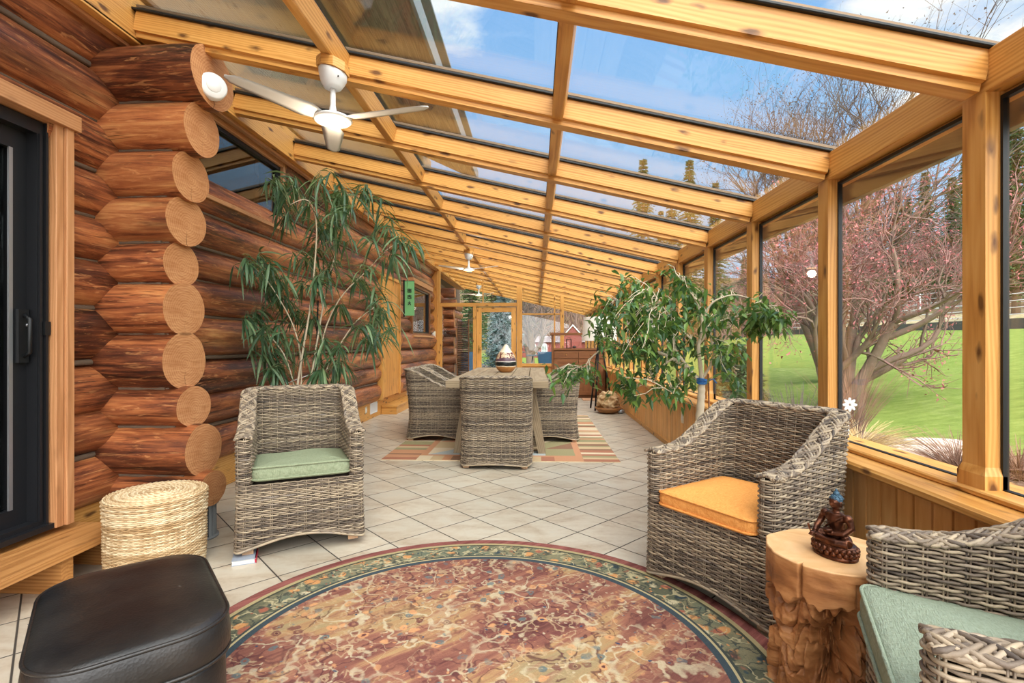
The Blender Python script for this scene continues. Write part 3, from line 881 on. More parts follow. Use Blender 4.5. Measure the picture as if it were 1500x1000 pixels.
# bare hillside trees: one built, then copied
HG = 'bare reddish trees on the hillside'
proto = None
hill_spots = []
rr_ = np.random.default_rng(5)
for px, Y in [(1250, 46), (1290, 52), (1330, 44), (1368, 50), (1400, 40), (1215, 58), (1180, 52), (1150, 62), (1120, 56), (1085, 66), (1060, 58), (1040, 72), (1010, 66), (985, 74), (1350, 60), (1310, 66), (1270, 64), (1440, 46), (1480, 38), (960, 70), (930, 76), (900, 70), (870, 78), (845, 72), (815, 80), (790, 74), (765, 82), (1475, 56), (1230, 74), (1380, 70)]:
    v = P3(px, Y)
    if proto is None:
        proto = bare_tree('hillside_tree', 'bare reddish-brown tree among many on the hillside beyond the lawn', 'tree', HG, v, 0.,
                          ((47, 2.4, .16, .25, 2, 4, (4, 4, 4, 4)), dict(up=.45, bud=True)), scale=1.35)
        proto_kids = ALL_KIDS(proto)
    else:
        c = proto.copy(); COL.objects.link(c); c.location = v; c.rotation_euler = (0, 0, rr_.uniform(0, 6.28)); c.scale = (rr_.uniform(1.1, 1.7),)*3
        for ch in proto_kids:
            d = ch.copy(); COL.objects.link(d); d.parent = c

# evergreens
def evergreen(seed, H, Rr, needle, loc, label, group, name='evergreen_tree'):
    r_ = np.random.default_rng(seed)
    t = thing(name, label, 'tree', loc, r_.uniform(0, 6), group)
    MB().tube([(0, 0, -.4), (.05, 0, H*.5), (0, 0, H*.98)], [H*.018, H*.012, .02], 7).build('trunk', M['bark'], t)
    Vs = []
    nlev = 52
    for i in range(nlev):
        f = (i + r_.uniform(-.3, .3))/nlev
        z = H*(.10 + .90*f); L = Rr*(1 - f)**.85*r_.uniform(.75, 1.1) + .12
        nb_ = int(7 + 6*(1 - f))
        for k in range(nb_):
            a = 2*PI*k/nb_ + r_.uniform(-.35, .35)
            Lb = L*r_.uniform(.6, 1.1)
            d = np.array([math.cos(a), math.sin(a), 0]); s = np.array([-math.sin(a), math.cos(a), 0])
            for c in range(9):
                u = (c + r_.uniform(0, 1))/9
                p = d*Lb*u + np.array([0, 0, z + .10*Lb*u - .42*Lb*u*u])
                wd = (.34*(1 - .55*u))*(.35 + .22*Rr)
                for q in range(2):
                    th = r_.uniform(-1.1, 1.1)
                    n1 = d*math.cos(th) + s*math.sin(th) + np.array([0, 0, r_.uniform(-.5, .35)])
                    n2 = np.cross(n1, r_.normal(0, 1, 3)); n2 /= np.linalg.norm(n2) + 1e-9
                    Vs += [p - n2*wd*.24, p + n2*wd*.24, p + n1*wd*1.15]
    V = np.array(Vs)
    MB().add(V, np.arange(len(V)).reshape(-1, 3)).build('needles', M[needle], t)
    return t
EG = 'dark evergreens on the slope'
eg = evergreen(3, 12, 2.6, 'needle', P3(1488, 31), 'large dark evergreen at the far right window edge', None)
eg2 = evergreen(4, 11, 2.5, 'needle', P3(1395, 47), 'dark evergreen standing among others on the slope beyond the fence', EG)
for px, Y, s in [(1355, 54, 1.1), (1315, 50, .95), (1440, 55, 1.2), (1280, 60, 1.1), (1250, 70, 1.1), (1196, 68, 1.), (1330, 66, 1.2), (1415, 64, 1.3), (1090, 76, .9), (1470, 70, 1.4)]:
    c = eg2.copy(); COL.objects.link(c); c.location = P3(px, Y); c.rotation_euler = (0, 0, px*.7); c.scale = (s, s, s*rr_.uniform(.9, 1.15))
    for ch in ALL_KIDS(eg2):
        d = ch.copy(); COL.objects.link(d); d.parent = c
TG = 'tall evergreens rising above the roof glass'
tall = evergreen(8, 15.5, 2.7, 'needle', P3(942, 40), 'tall evergreen whose narrow top shows through the middle roof panes', TG)
for px, Y, s in [(1010, 43, 1.02), (984, 48, .98), (1048, 42, .86), (968, 52, .9)]:
    c = tall.copy(); COL.objects.link(c); c.location = P3(px, Y); c.rotation_euler = (0, 0, px*.3); c.scale = (s, s, s)
    for ch in ALL_KIDS(tall):
        d = ch.copy(); COL.objects.link(d); d.parent = c
for px, Y, s in [(690, 38, .62), (655, 34, .5), (722, 46, .7), (760, 60, .7)]:
    c = tall.copy(); COL.objects.link(c); c.location = P3(px, Y); c.scale = (s*1.5, s*1.5, s); c['group'] = 'evergreens beyond the far porch'; c['label'] = 'far evergreen seen through the partition, %s' % {690: 'at the left edge of the wooden door glass', 655: 'at the sidelight', 722: 'behind the blue spruce', 760: 'beside the post right of the door'}[px]
    for ch in ALL_KIDS(tall):
        d = ch.copy(); COL.objects.link(d); d.parent = c
evergreen(9, 3.6, 1.15, 'needle2', P3(737, 21), 'blue spruce seen through the glazed wooden door', None, 'spruce_tree')
evergreen(12, 1.3, .85, 'needle', P3(1075, 9.5), 'low dark green shrub behind the ficus by the window', None, 'evergreen_shrub')

def G3(px, py):
    v = at(px, py, Z=-.13)
    return (v.x, v.y, float(gz(np.array(v.x), np.array(v.y))))
ORD = ['leftmost', 'second from left', 'third from left', 'fourth from left', 'fifth from left', 'sixth from left', 'seventh from left', 'eighth from left', 'ninth from left', 'tenth from left', 'rightmost']
for grp, txt in ((EG, 'dark evergreen on the slope beyond the fence, %s of its row'), (TG, 'tall evergreen topping the roof glass, %s of the five')):
    q = sorted([o for o in COL.objects if o.get('group') == grp], key=lambda o: o.location.x/o.location.y)
    for i, o in enumerate(q): o['label'] = txt % (ORD[-1] if i == len(q) - 1 else ORD[i])
# brushy undergrowth on the hillside and at its foot
def brush(name, label, n, place, h, mat, wid=.012, seed=1, spread=.5):
    r_ = np.random.default_rng(seed)
    Vs = []
    for _ in range(n):
        x, y, z = place(r_)
        d = np.array([r_.normal(0, spread), r_.normal(0, spread), 1.]); L = h*r_.uniform(.5, 1.2)
        s = np.array([r_.normal(), r_.normal(), 0]); s /= np.linalg.norm(s) + 1e-9
        p = np.array([x, y, z]); w = wid*r_.uniform(.7, 1.4)
        Vs += [p - s*w, p + s*w, p + d*L]
    V = np.array(Vs)
    o = MB().add(V, np.arange(len(V)).reshape(-1, 3)).build(name, mat)
    return tag(o, label, 'undergrowth', kind='stuff')
def hp(r_):
    px = r_.uniform(780, 1500); Y = r_.uniform(46, 100)
    return P3(px, Y)
brush('undergrowth', 'brown leafless brush covering the hillside beyond the fence', 9000, hp, 3.4, leaf_mat('hill_brush', (92, 72, 62), (134, 104, 94), (150, 118, 104), .9, .05), .05, 3)
def shrub(name, label, loc, h, n, mat, seed, spread=.35, wid=.006, group=None, bend=.25):
    """Many thin stems fanning out of one crown."""
    r_ = np.random.default_rng(seed)
    b = MB()
    for _ in range(n):
        a = r_.uniform(0, 2*PI); s = abs(r_.normal(0, spread)); L = h*r_.uniform(.55, 1.1)
        d = np.array([math.cos(a)*s, math.sin(a)*s, 1.]); d /= np.linalg.norm(d)
        p = np.array([math.cos(a)*.08*r_.uniform(0, 1), math.sin(a)*.08*r_.uniform(0, 1), -.02])
        o = np.array([math.cos(a), math.sin(a), -.6])*bend*L
        P = [p + d*L*t + o*t*t for t in (0, .25, .5, .75, 1)]
        b.tube(P, np.linspace(wid, wid*.3, 5), 3, caps=False)
    o = b.build(name, mat)
    o.location = loc
    return tag(o, label, 'shrub', group)
M['straw'] = leaf_mat('dry_straw', (196, 160, 104), (222, 190, 136), (236, 212, 168), .8, .2)
M['drystem'] = leaf_mat('dry_brown_stems', (118, 84, 70), (146, 108, 90), (164, 128, 106), .9, .05)
shrub('grass_clump', 'blond dry ornamental grass clump outside behind the orange-cushioned chair', G3(1258, 668), .60, 420, M['straw'], 3, .55, .004, None, .55)
shrub('tan_grass_clump', 'tall thin tan grass stems at the left edge of the big window', G3(1250, 640), 1.15, 260, M['drystem'], 5, .28, .004, None, .12)
shrub('bare_shrub', 'bare twiggy grey shrub outside the second window', P3(1168, 5.6), .95, 150, M['twig2'], 6, .5, .007, None, .1)
shrub('dead_stems', 'heap of flattened reddish-brown dead stems beside the post', G3(1404, 690), .55, 320, M['drystem'], 7, 1.2, .005, None, .3)
shrub('dead_stems', 'reddish-brown dead stems outside the far right window', G3(1494, 700), .55, 260, M['drystem'], 8, .9, .005, None, .3)

# flat stones of the bed
SG = [((1384, 651), (.42, .20), 'upper pale flat stone in the mulch bed near the lawn edge'), ((1340, 660), (.46, .14), 'middle long flat stone in the mulch bed'), ((1336, 673), (.48, .15), 'lower grey-white flat stone in the mulch bed near the window'), ((1488, 735), (.3, .2), 'pale flat stone low in the far right window')]
M['stone'] = plain('pale_stone', (206, 190, 176), .85, bump=(9, .02))
for i, ((px, Y), (a, b_), lab) in enumerate(SG):
    v = G3(px, Y)
    k = 18; an = np.arange(k)*2*PI/k
    rr = 1 + .18*np.array([mnoise.noise(Vector((math.cos(t)*1.3, math.sin(t)*1.3, i*5.))) for t in an])
    L = [np.c_[a*rr*f*np.cos(an), b_*rr*f*np.sin(an), np.full(k, z)] for f, z in ((1, -.05), (1.02, .03), (.95, .06), (.5, .068))]
    tag(MB().loft(L).build('stone', M['stone'], loc=v, rot=(0, 0, -.35)), lab, 'stone', 'flat stones in the bed')
# white metal flower on a stake
v = P3(1243, 3.6)
t = thing('garden_ornament', 'small white metal flower on a stake among the dry grass', 'ornament', (v[0], v[1], v[2]))
zt = 1.2 - (590 - 502)/740*3.6 - v[2]
MB().tube([(0, 0, -.1), (0, 0, zt)], .004, 6).build('stake', M['steel'], t)
b = MB()
for i in range(8):
    a = 2*PI*i/8
    b.ellipsoid((.028*math.cos(a), -.012, zt + .028*math.sin(a)), (.024, .005, .012), 8, 6, rot=Matrix.Rotation(-a, 3, 'Y'))
b.build('petals', M['white'], t)

# timber edging and fence at the top of the lawn
def gpt(x, y): return (x, y, float(gz(np.array(x), np.array(y))))
M['timber'] = plain('weathered_timber', (96, 88, 84), .9, bump=(12, .01))
e = thing('timber_edging', 'low dark timber edging where the lawn meets the bank', 'edging', gpt(20.5, 20))
for i in range(9):
    y0 = 8 + i*5.2
    slab('sleeper', (-.12, y0 - 20, -.25), (.12, y0 + 5.15 - 20, .42), M['timber'], e, 'Y')
f = thing('fence', 'wooden post fence with white tape lines across the sandy bank', 'fence', gpt(23.2, 20))
z0 = gpt(23.2, 20)[2]
for i in range(11):
    y = 6 + i*4.5
    gzv = gpt(23.2, y)[2] - z0
    beam('post', (0, y - 20, gzv - .3), (0, y - 20, gzv + 1.75), .14, .14, M['timber'], f, up=(1, 0, 0))
for k in range(5):
    zz = .35 + .33*k
    P = [(-.09, 6 + i*4.5 - 20, gpt(23.2, 6 + i*4.5)[2] - z0 + zz) for i in range(11)]
    MB().tube(P, .022, 5).build('tape', M['white'], f)
f = thing('fence', 'white tape fence higher up the slope behind the wooden post fence', 'fence', gpt(30, 30))
z0 = gpt(30, 30)[2]
for i in range(11):
    y = 16 + i*5.
    gzv = gpt(30, y)[2] - z0
    beam('post', (0, y - 30, gzv - .3), (0, y - 30, gzv + 1.7), .10, .10, M['white'], f, up=(1, 0, 0))
for k in range(4):
    P = [(-.07, 16 + i*5. - 30, gpt(30, 16 + i*5.)[2] - z0 + .4 + .4*k) for i in range(11)]
    MB().tube(P, .022, 5).build('tape', M['white'], f)

# red house with white trim
hs = thing('house', 'red house with white-trimmed arched windows and a steep gable', 'house', (2.1, 46, -.14))
M['redbrick'] = plain('red_siding', (136, 70, 64), .8)
M['palewall'] = plain('pale_roofing', (138, 124, 120), .8)
slab('wall', (-4.0, 0, 0), (3.2, 6, 1.4), M['redbrick'], hs, 'X')
MB().add([(-4.2, -.2, 1.4), (3.3, -.2, 1.4), (3.3, 6, 1.4), (-4.2, 6, 1.4), (-4.2, 3, 2.0), (3.3, 3, 2.0)], [(0,1,5,4),(2,3,4,5),(0,4,3),(1,2,5),(0,3,2,1)]).build('roof', M['palewall'], hs)
gb = MB().add([(.4, -.5, 0), (2.0, -.5, 0), (2.0, -.5, 2.0), (1.2, -.5, 2.9), (.4, -.5, 2.0), (.4, 3, 0), (2.0, 3, 0), (2.0, 3, 2.0), (1.2, 3, 2.9), (.4, 3, 2.0)], [(0,1,2,3,4),(9,8,7,6,5),(0,4,9,5),(1,6,7,2),(4,3,8,9),(3,2,7,8),(0,5,6,1)]).build('gable', M['redbrick'], hs)
MB().tube([(.34, -.55, 1.95), (1.2, -.55, 2.92), (2.06, -.55, 1.95)], .08, 6).build('trim', M['white'], gb)
for x in (-2.35, -1.35):
    wv = MB()
    P = [(x-.26, -.06, .3), (x+.26, -.06, .3), (x+.26, -.06, 1.05)] + [(x+.26*math.cos(a), -.06, 1.05+.26*math.sin(a)) for a in np.linspace(.3, PI-.3, 6)] + [(x-.26, -.06, 1.05)]
    Q = [(p[0], .02, p[2]) for p in P]; n = len(P)
    wv.add(P + Q, [tuple(range(n))] + [(i, n+i, n+(i+1) % n, (i+1) % n) for i in range(n)])
    wo = wv.build('window', M['white'], hs)
    MB().box((x-.21, -.09, .36), (x-.02, -.05, 1.12)).box((x+.02, -.09, .36), (x+.21, -.05, 1.12)).build('pane', M['darkglass'], wo)

# ================================================================== FURNITURE
# ---- rugs
def round_rug_material():
    g = G('round_persian_rug', (150, 90, 70), .95, 0, .1)
    o = g.co(); s = g.sep(o)
    r = g.math('SQRT', g.math('ADD', g.math('POWER', s[0], 2.), g.math('POWER', s[1], 2.)))
    warp = g.vadd(o, g.vscale(g.noise(o, 7, 3, out=1), .09))
    warp2 = g.vadd(o, g.vscale(g.noise(o, 16, 3, out=1), .05))
    streak = g.noise(g.mp(g.mp(o, (1, 1, 1), rot=(0, 0, -.75)), (2.2, 26, 1)), 1.0, 5, .65, .3)
    big = g.noise(g.mp(g.mp(o, rot=(0, 0, -.8)), (1.0, 2.2, 1)), 1.25, 3, .5, .6)
    thread = g.noise(g.mp(o, (1, 1, 1), rot=(0, 0, -.75)), 220, 2)
    f = g.math('ADD', g.math('MULTIPLY', big, .75), g.math('MULTIPLY', streak, .3))
    field = g.ramp(f, [(.36, (86, 48, 46)), (.45, (124, 74, 62)), (.52, (146, 94, 72)), (.565, (166, 128, 82)), (.63, (154, 134, 94)), (.70, (140, 88, 70))])
    def vine(v, sc, lo, hi, det=2, dist=.4):
        n_ = g.noise(v, sc, det, .5, dist)
        return g.ramp(g.math('ABSOLUTE', g.math('SUBTRACT', n_, .5)), [(lo, 1.0), (hi, 0.0)])
    v2 = g.vor(warp2, 19, 'F1'); cell = g.sep(g.vor(warp2, 19, 'F1', 'Color'))
    v4 = g.vor(warp2, 40, 'F1'); cell4 = g.sep(g.vor(warp2, 40, 'F1', 'Color'))
    petals = g.math('MULTIPLY', g.ramp(v2, [(.14, 0.0), (.20, 1.0), (.34, 1.0), (.42, 0.0)]), g.math('GREATER_THAN', cell[0], .45))
    heart = g.math('MULTIPLY', g.ramp(v2, [(.10, 1.0), (.16, 0.0)]), g.math('GREATER_THAN', cell[1], .5))
    specks = g.math('MULTIPLY', g.ramp(v4, [(.22, 1.0), (.32, 0.0)]), g.math('GREATER_THAN', cell4[0], .62))
    worn = g.ramp(g.noise(o, 2.6, 5, .65), [(.36, .25), (.52, 1.0)])
    worn2 = g.ramp(g.noise(g.vadd(o, (3.1, 7.7, 0.0)), 2.2, 5, .65), [(.36, .3), (.54, 1.0)])
    c = g.mix(g.math('MULTIPLY', vine(warp, 7, .006, .022), g.math('MULTIPLY', worn2, .8)), field, (84, 44, 46))
    c = g.mix(g.math('MULTIPLY', specks, g.math('MULTIPLY', worn2, .75)), c, g.ramp(cell4[1], [(.0, (196, 180, 148)), (.4, (98, 50, 50)), (.62, (200, 140, 84)), (.82, (92, 108, 112))], 'CONSTANT'))
    c = g.mix(g.math('MULTIPLY', vine(g.vadd(warp2, (5., 2., 0.)), 5.5, .008, .026), g.math('MULTIPLY', worn, .75)), c, (190, 176, 142))
    c = g.mix(g.math('MULTIPLY', vine(g.vadd(warp2, (1., 9., 0.)), 11, .008, .03), g.math('MULTIPLY', worn2, .6)), c, (186, 160, 120))
    c = g.mix(g.math('MULTIPLY', petals, g.math('MULTIPLY', worn, .8)), c, g.ramp(cell[2], [(.0, (190, 174, 142)), (.35, (200, 140, 84)), (.58, (106, 56, 54)), (.84, (88, 106, 108))], 'CONSTANT'))
    c = g.mix(g.math('MULTIPLY', heart, worn), c, g.ramp(cell[0], [(.3, (52, 66, 92)), (.7, (92, 48, 48))], 'CONSTANT'))
    # border
    bo = g.ramp(g.noise(warp, 6, 4), [(.38, (92, 94, 74)), (.5, (132, 124, 92)), (.64, (104, 110, 90))])
    vb = g.vor(warp2, 13, 'F1'); vbc = g.sep(g.vor(warp2, 13, 'F1', 'Color'))
    bm = g.math('MULTIPLY', g.ramp(vb, [(.28, 1.0), (.40, 0.0)]), g.math('GREATER_THAN', vbc[0], .2))
    bo = g.mix(bm, bo, g.ramp(vbc[1], [(.3, (198, 136, 70)), (.55, (52, 68, 76)), (.72, (158, 88, 62)), (.86, (188, 176, 140))], 'CONSTANT'))
    bsc = g.ramp(g.wave(warp, 11, 8, 4, 1.5, 'RINGS', 'Z'), [(.44, 0.0), (.5, .8), (.56, 0.0)])
    bo = g.mix(bsc, bo, (58, 68, 66))
    bo = g.mix(g.math('MULTIPLY', vine(warp2, 12, .01, .04), .8), bo, (54, 62, 60))
    bo = g.mix(g.math('MULTIPLY', vine(g.vadd(warp2, (4., 4., 0.)), 10, .008, .03), .8), bo, (186, 172, 130))
    bo = g.mix(specks, bo, g.ramp(cell4[1], [(0., (192, 128, 66)), (.45, (60, 74, 78)), (.75, (146, 84, 60))], 'CONSTANT'))
    def ring(a, b_): return g.math('MULTIPLY', g.math('GREATER_THAN', r, a), g.math('LESS_THAN', r, b_))
    rw = g.math('ADD', r, g.math('MULTIPLY', g.math('SUBTRACT', g.noise(o, 30, 2), .5), .008))
    c = g.mix(g.math('GREATER_THAN', r, .925), c, bo)
    c = g.mix(ring(.925, .955), c, (60, 72, 78))
    c = g.mix(ring(.955, .966), c, (176, 160, 116))
    c = g.mix(ring(.966, .978), c, (64, 70, 66))
    c = g.mix(ring(1.105, 1.118), c, (70, 70, 58))
    c = g.mix(ring(1.118, 1.14), c, (168, 152, 106))
    c = g.mix(g.math('GREATER_THAN', r, 1.14), c, g.ramp(streak, [(.35, (112, 56, 52)), (.6, (148, 84, 74))]))
    c = g.hsv(c, .5, .92, g.math('ADD', .72, g.math('MULTIPLY', g.math('ADD', thread, streak), .28)))
    g.color(c); g.bump(g.math('ADD', thread, streak), .004)
    return g.m
k = 160; an = np.arange(k)*2*PI/k
L = [np.c_[r*np.cos(an), r*np.sin(an), np.full(k, z)] for r, z in ((1.195, .001), (1.2, .004), (1.196, .009), (1.185, .011), (.9, .011), (.4, .011), (.02, .011))]
tag(MB().loft(L, cap0=False).build('round_rug', round_rug_material(), loc=(-.241, 1.846, 0)), 'large round faded red and olive patterned rug on the tiles in front', 'rug')

PAL = [plain('rug_' + n, c, .95, bump=(180, .002)) for n, c in (('orange', (188, 134, 98)), ('beige', (208, 188, 156)), ('olive', (146, 136, 98)), ('grey', (170, 176, 174)), ('brown', (134, 98, 74)), ('rust', (162, 106, 80)), ('sand', (190, 162, 124)))]
def patch_rug(x0, x1, y0, y1):
    b = MB(); r_ = np.random.default_rng(4); z = .009
    def q(xa, ya, xb, yb, c): b.add([(xa, ya, z), (xb, ya, z), (xb, yb, z), (xa, yb, z)], [(0,1,2,3)], c)
    b.add([(x0, y0, 0), (x1, y0, 0), (x1, y1, 0), (x0, y1, 0), (x0, y0, z), (x1, y0, z), (x1, y1, z), (x0, y1, z)], [(0,3,2,1), (0,1,5,4), (1,2,6,5), (2,3,7,6), (3,0,4,7)], 1)
    bw = .36
    # long sides: bars across
    for xa, xb in ((x0, x0 + bw), (x1 - bw, x1)):
        y = y0
        while y < y1:
            h = r_.uniform(.05, .12); q(xa, y, xb, min(y + h, y1), int(r_.choice([1, 2, 6, 4, 0, 1, 2, 5]))); y += h
    x = x0 + bw
    while x < x1 - bw - 1e-6:
        w = r_.uniform(.06, .16); xb = min(x + w, x1 - bw)
        q(x, y0, xb, y0 + .20, int(r_.choice([0, 2, 3, 4, 5, 6, 1]))); q(x, y1 - .2, xb, y1, int(r_.choice([0, 2, 3, 4, 5, 6]))); x = xb
    xa, xb, ya, yb = x0 + bw, x1 - bw, y0 + .20, y1 - .20
    q(xa, ya, xb, ya + .05, 0); q(xa, yb - .05, xb, yb, 0); q(xa, ya + .05, xa + .07, yb - .05, 0); q(xb - .07, ya + .05, xb, yb - .05, 0)
    xa += .07; xb -= .07; ya += .05; yb -= .05
    nx, ny = 5, 8
    for i in range(nx):
        for j in range(ny):
            X0, X1, Y0, Y1 = xa + (xb-xa)*i/nx, xa + (xb-xa)*(i+1)/nx, ya + (yb-ya)*j/ny, ya + (yb-ya)*(j+1)/ny
            c1, c2 = int(r_.choice([2, 3, 6, 4, 0])), int(r_.choice([1, 3, 6, 2]))
            b.add([(X0, Y0, z), (X1, Y0, z), (X1, Y1, z)], [(0,1,2)], c1); b.add([(X0, Y0, z), (X1, Y1, z), (X0, Y1, z)], [(0,1,2)], c2)
    return b.build('dining_rug', PAL)
tag(patch_rug(-1.585, .845, 5.1, 8.35), 'rectangular rug of orange, olive and grey patches under the dining table', 'rug')

# ---- wicker chairs
def wicker_material():
    g = G('grey_wicker', (150, 136, 118), .55, 0, .35)
    o = g.co()
    rnd = g.island()
    n = g.noise(g.vadd(g.mp(o, (5, 5, 5)), g.vscale(g.comb(rnd, rnd, rnd), 50.)), 1.0, 4, .6)
    f = g.math('ADD', g.math('MULTIPLY', rnd, .4), g.math('MULTIPLY', n, .6))
    c = g.ramp(f, [(.26, (78, 68, 60)), (.40, (114, 100, 86)), (.52, (142, 126, 106)), (.64, (174, 156, 130)), (.78, (128, 118, 110))])
    g.color(c); g.bump(g.noise(o, 160, 2), .001)
    return g.m
M['wicker'] = wicker_material()
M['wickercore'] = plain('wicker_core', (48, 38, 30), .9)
M['footwood'] = plain('pale_wood_feet', (186, 150, 116), .6)

CW, CD, CT, CS = .335, .33, .075, .385        # half width, half depth, arm thickness, seat height
ARM, BACK = .645, .865
def chair_path(step):
    """Centre line of the arms and back, from the left arm front round the back to the right arm front."""
    w, d, r = CW - CT/2, CD - CT/2, .075
    P = []
    def seg(a, b):
        n = max(2, int(round(math.dist(a, b)/step)))
        for i in range(n): P.append((a[0] + (b[0]-a[0])*i/n, a[1] + (b[1]-a[1])*i/n))
    def arc(cx, cy, a0, a1):
        n = max(3, int(round(abs(a1-a0)*r/step)))
        for i in range(n): a = a0 + (a1-a0)*i/n; P.append((cx + r*math.cos(a), cy + r*math.sin(a)))
    seg((-w, -CD + CT/2), (-w, d - r)); arc(-w + r, d - r, PI, PI/2)
    seg((-w + r, d), (w - r, d)); arc(w - r, d - r, PI/2, 0)
    seg((w, d - r), (w, -CD + CT/2)); P.append((w, -CD + CT/2))
    P = np.array(P); T = np.gradient(P, axis=0); T /= np.linalg.norm(T, axis=1, keepdims=True)
    return P, np.c_[-T[:, 1], T[:, 0]]          # normal points outward
def chair_top(y):
    t = np.clip((y + CD)/(2*CD - .04), 0, 1)
    return ARM + (BACK - ARM)*(.05*t + .95*smooth01((t - .16)/.86)**1.3)
def chair_hem(x, y):
    ax, ay = np.clip(np.abs(x)/CW, 0, 1), np.clip(np.abs(y)/CD, 0, 1)
    front = .062*np.cos(ax*PI/2)**1.2*(y < -CD + .06)
    side = .05*np.cos(ay*PI/2)**1.2*(ax > .8)
    back = .02*np.cos(ax*PI/2)*(y > CD - .06)
    return .020 + np.maximum(np.maximum(front, side), back)
def chair_bend(V):
    V = np.array(V, float); z = V[:, 2]
    t = np.clip((V[:, 1] + CD)/(2*CD), 0, 1)
    V[:, 1] += t*(.055*np.clip((z - .30)/.55, 0, 1)**1.5 + .035*np.clip((.30 - z)/.30, 0, 1)**1.5)
    V[:, 0] *= 1 + .03*np.clip((z - .32)/.5, 0, 1)**1.4 + .03*np.clip((.32 - z)/.3, 0, 1)**1.4
    return V
def make_chair_body():
    step = .0112; stake = .0448; rt = .0047
    C, N = chair_path(step)
    O, I = C + N*(CT/2), C - N*(CT/2)
    caps = []
    for c, n, e in ((C[-1], N[-1], 1), (C[0], N[0], 0)):
        a = np.linspace(0, PI, 11)[1:-1]
        tdir = np.array([0, -1.])
        s = 1 if e else -1
        caps.append(np.array([c + s*n*(CT/2)*math.cos(t) + tdir*(CT/2)*math.sin(t) for t in a]))
    ring = np.concatenate([O, caps[0], I[::-1], caps[1]])           # round the arms and back
    # box loop below the seat: outer line plus the front panel
    fr = []
    a0, a1 = O[-1], O[0]
    rc = .035
    nf = int((a0[0] - a1[0])/step)
    ye = -CD
    fr = [(a0[0], y) for y in np.arange(a0[1] - step, ye + rc, -step)]
    fr += [(a0[0] - rc + rc*math.cos(t), ye + rc - rc*math.sin(t)) for t in np.linspace(0, PI/2, 6)]
    fr += [(x, ye) for x in np.linspace(a0[0] - rc, a1[0] + rc, nf)[1:-1]]
    fr += [(a1[0] + rc - rc*math.sin(t), ye + rc - rc*math.cos(t)) for t in np.linspace(0, PI/2, 6)]
    fr += [(a1[0], y) for y in np.arange(ye + rc, a1[1] - step*.5, step)]
    boxl = np.concatenate([O, np.array(fr)])
    def resample(P):
        Q = np.vstack([P, P[:1]]); d = np.r_[0, np.cumsum(np.linalg.norm(np.diff(Q, axis=0), axis=1))]
        ns = int(round(d[-1]/stake)); ns += ns % 2
        n = ns*4; s = np.linspace(0, d[-1], n, endpoint=False)
        R_ = np.c_[np.interp(s, d, Q[:, 0]), np.interp(s, d, Q[:, 1])]
        T = np.roll(R_, -1, 0) - np.roll(R_, 1, 0); T /= np.linalg.norm(T, axis=1, keepdims=True) + 1e-9
        return R_, np.c_[-T[:, 1], T[:, 0]], n
    ring, rn, nr = resample(ring); boxl, bn, nb2 = resample(boxl)
    rn_s = 1.0
    b = MB()
    pitch = .0104
    z = .030; row = 0
    r_ = np.random.default_rng(2)
    while z < BACK + .01:
        P, Nn, n = (boxl, bn, nb2) if z < CS else (ring, rn, nr)
        ph = np.arange(n)*PI/4 + row*PI
        Q = P + Nn*(.0050*np.sin(ph + .4))[:, None] 
        zz = z + .0012*np.sin(ph*2 + row)
        lim = chair_top(P[:, 1]) - .004; hem = chair_hem(P[:, 0], P[:, 1]) + .006
        ok = (z <= lim) & (z >= hem) if z < CS else (z <= lim)
        V = np.c_[Q, zz]
        if ok.all():
            b.tube(chair_bend(V), rt, 5, 0, True, up=(0, 0, 1))
        elif ok.any():
            s0 = int(np.argmin(ok)); V = np.roll(V, -s0, 0); o2 = np.roll(ok, -s0)
            i = 0
            while i < n:
                if not o2[i]: i += 1; continue
                j = i
                while j < n and o2[j]: j += 1
                if j - i > 3: b.tube(chair_bend(V[i:j]), rt, 5, 0, False, up=(0, 0, 1))
                i = j
        z += pitch; row += 1
    # upright stakes, in pairs
    for P, Nn, n, lo in ((boxl, bn, nb2, None), (ring, rn, nr, CS)):
        for i in range(2, n, 4):
            for dx in (-.0045, .0045):
                t = np.array([-Nn[i][1], Nn[i][0]])
                p = P[i] + t*dx
                z0 = float(chair_hem(P[i:i+1, 0], P[i:i+1, 1])[0]) if lo is None else lo
                z1 = CS if lo is None else float(chair_top(P[i:i+1, 1])[0])
                if z1 - z0 < .02: continue
                zz = np.linspace(z0, z1, 6)
                b.tube(chair_bend(np.c_[np.full(6, p[0]), np.full(6, p[1]), zz]), .0027, 4, 0)
    # rolled plait over the top edge
    P, Nn = chair_path(.012)
    ca = [P[0] + np.array([0, -(CT/2)*f]) for f in (1.0, .5)]; cb = [P[-1] + np.array([0, -(CT/2)*f]) for f in (.5, 1.0)]
    P = np.concatenate([ca, P, cb]); Nn = np.concatenate([[Nn[0]]*2, Nn, [Nn[-1]]*2])
    s = np.r_[0, np.cumsum(np.linalg.norm(np.diff(P, axis=0), axis=1))]
    top = chair_top(P[:, 1])
    nst = 12
    for q in range(nst):
        ph = s/.105*PI + q*2*PI/nst
        ac = (CT/2 + .005)*np.cos(ph); hgt = .013*np.abs(np.sin(ph))**.6 + .004*np.cos(ph*2 + q)
        V = np.c_[P + Nn*ac[:, None], top + hgt - .006]
        b.tube(chair_bend(V), .0060, 6, 0)
    # rim round the seat opening and hem
    for dz, rr in ((0, .0075), (.013, .006)):
        V = np.c_[boxl, chair_hem(boxl[:, 0], boxl[:, 1]) + dz]
        b.tube(chair_bend(V), rr, 6, 0, True)
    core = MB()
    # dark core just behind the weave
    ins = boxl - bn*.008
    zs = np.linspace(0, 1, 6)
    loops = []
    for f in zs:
        h = chair_hem(ins[:, 0], ins[:, 1]); loops.append(chair_bend(np.c_[ins, h + (CS - .004 - h)*f]))
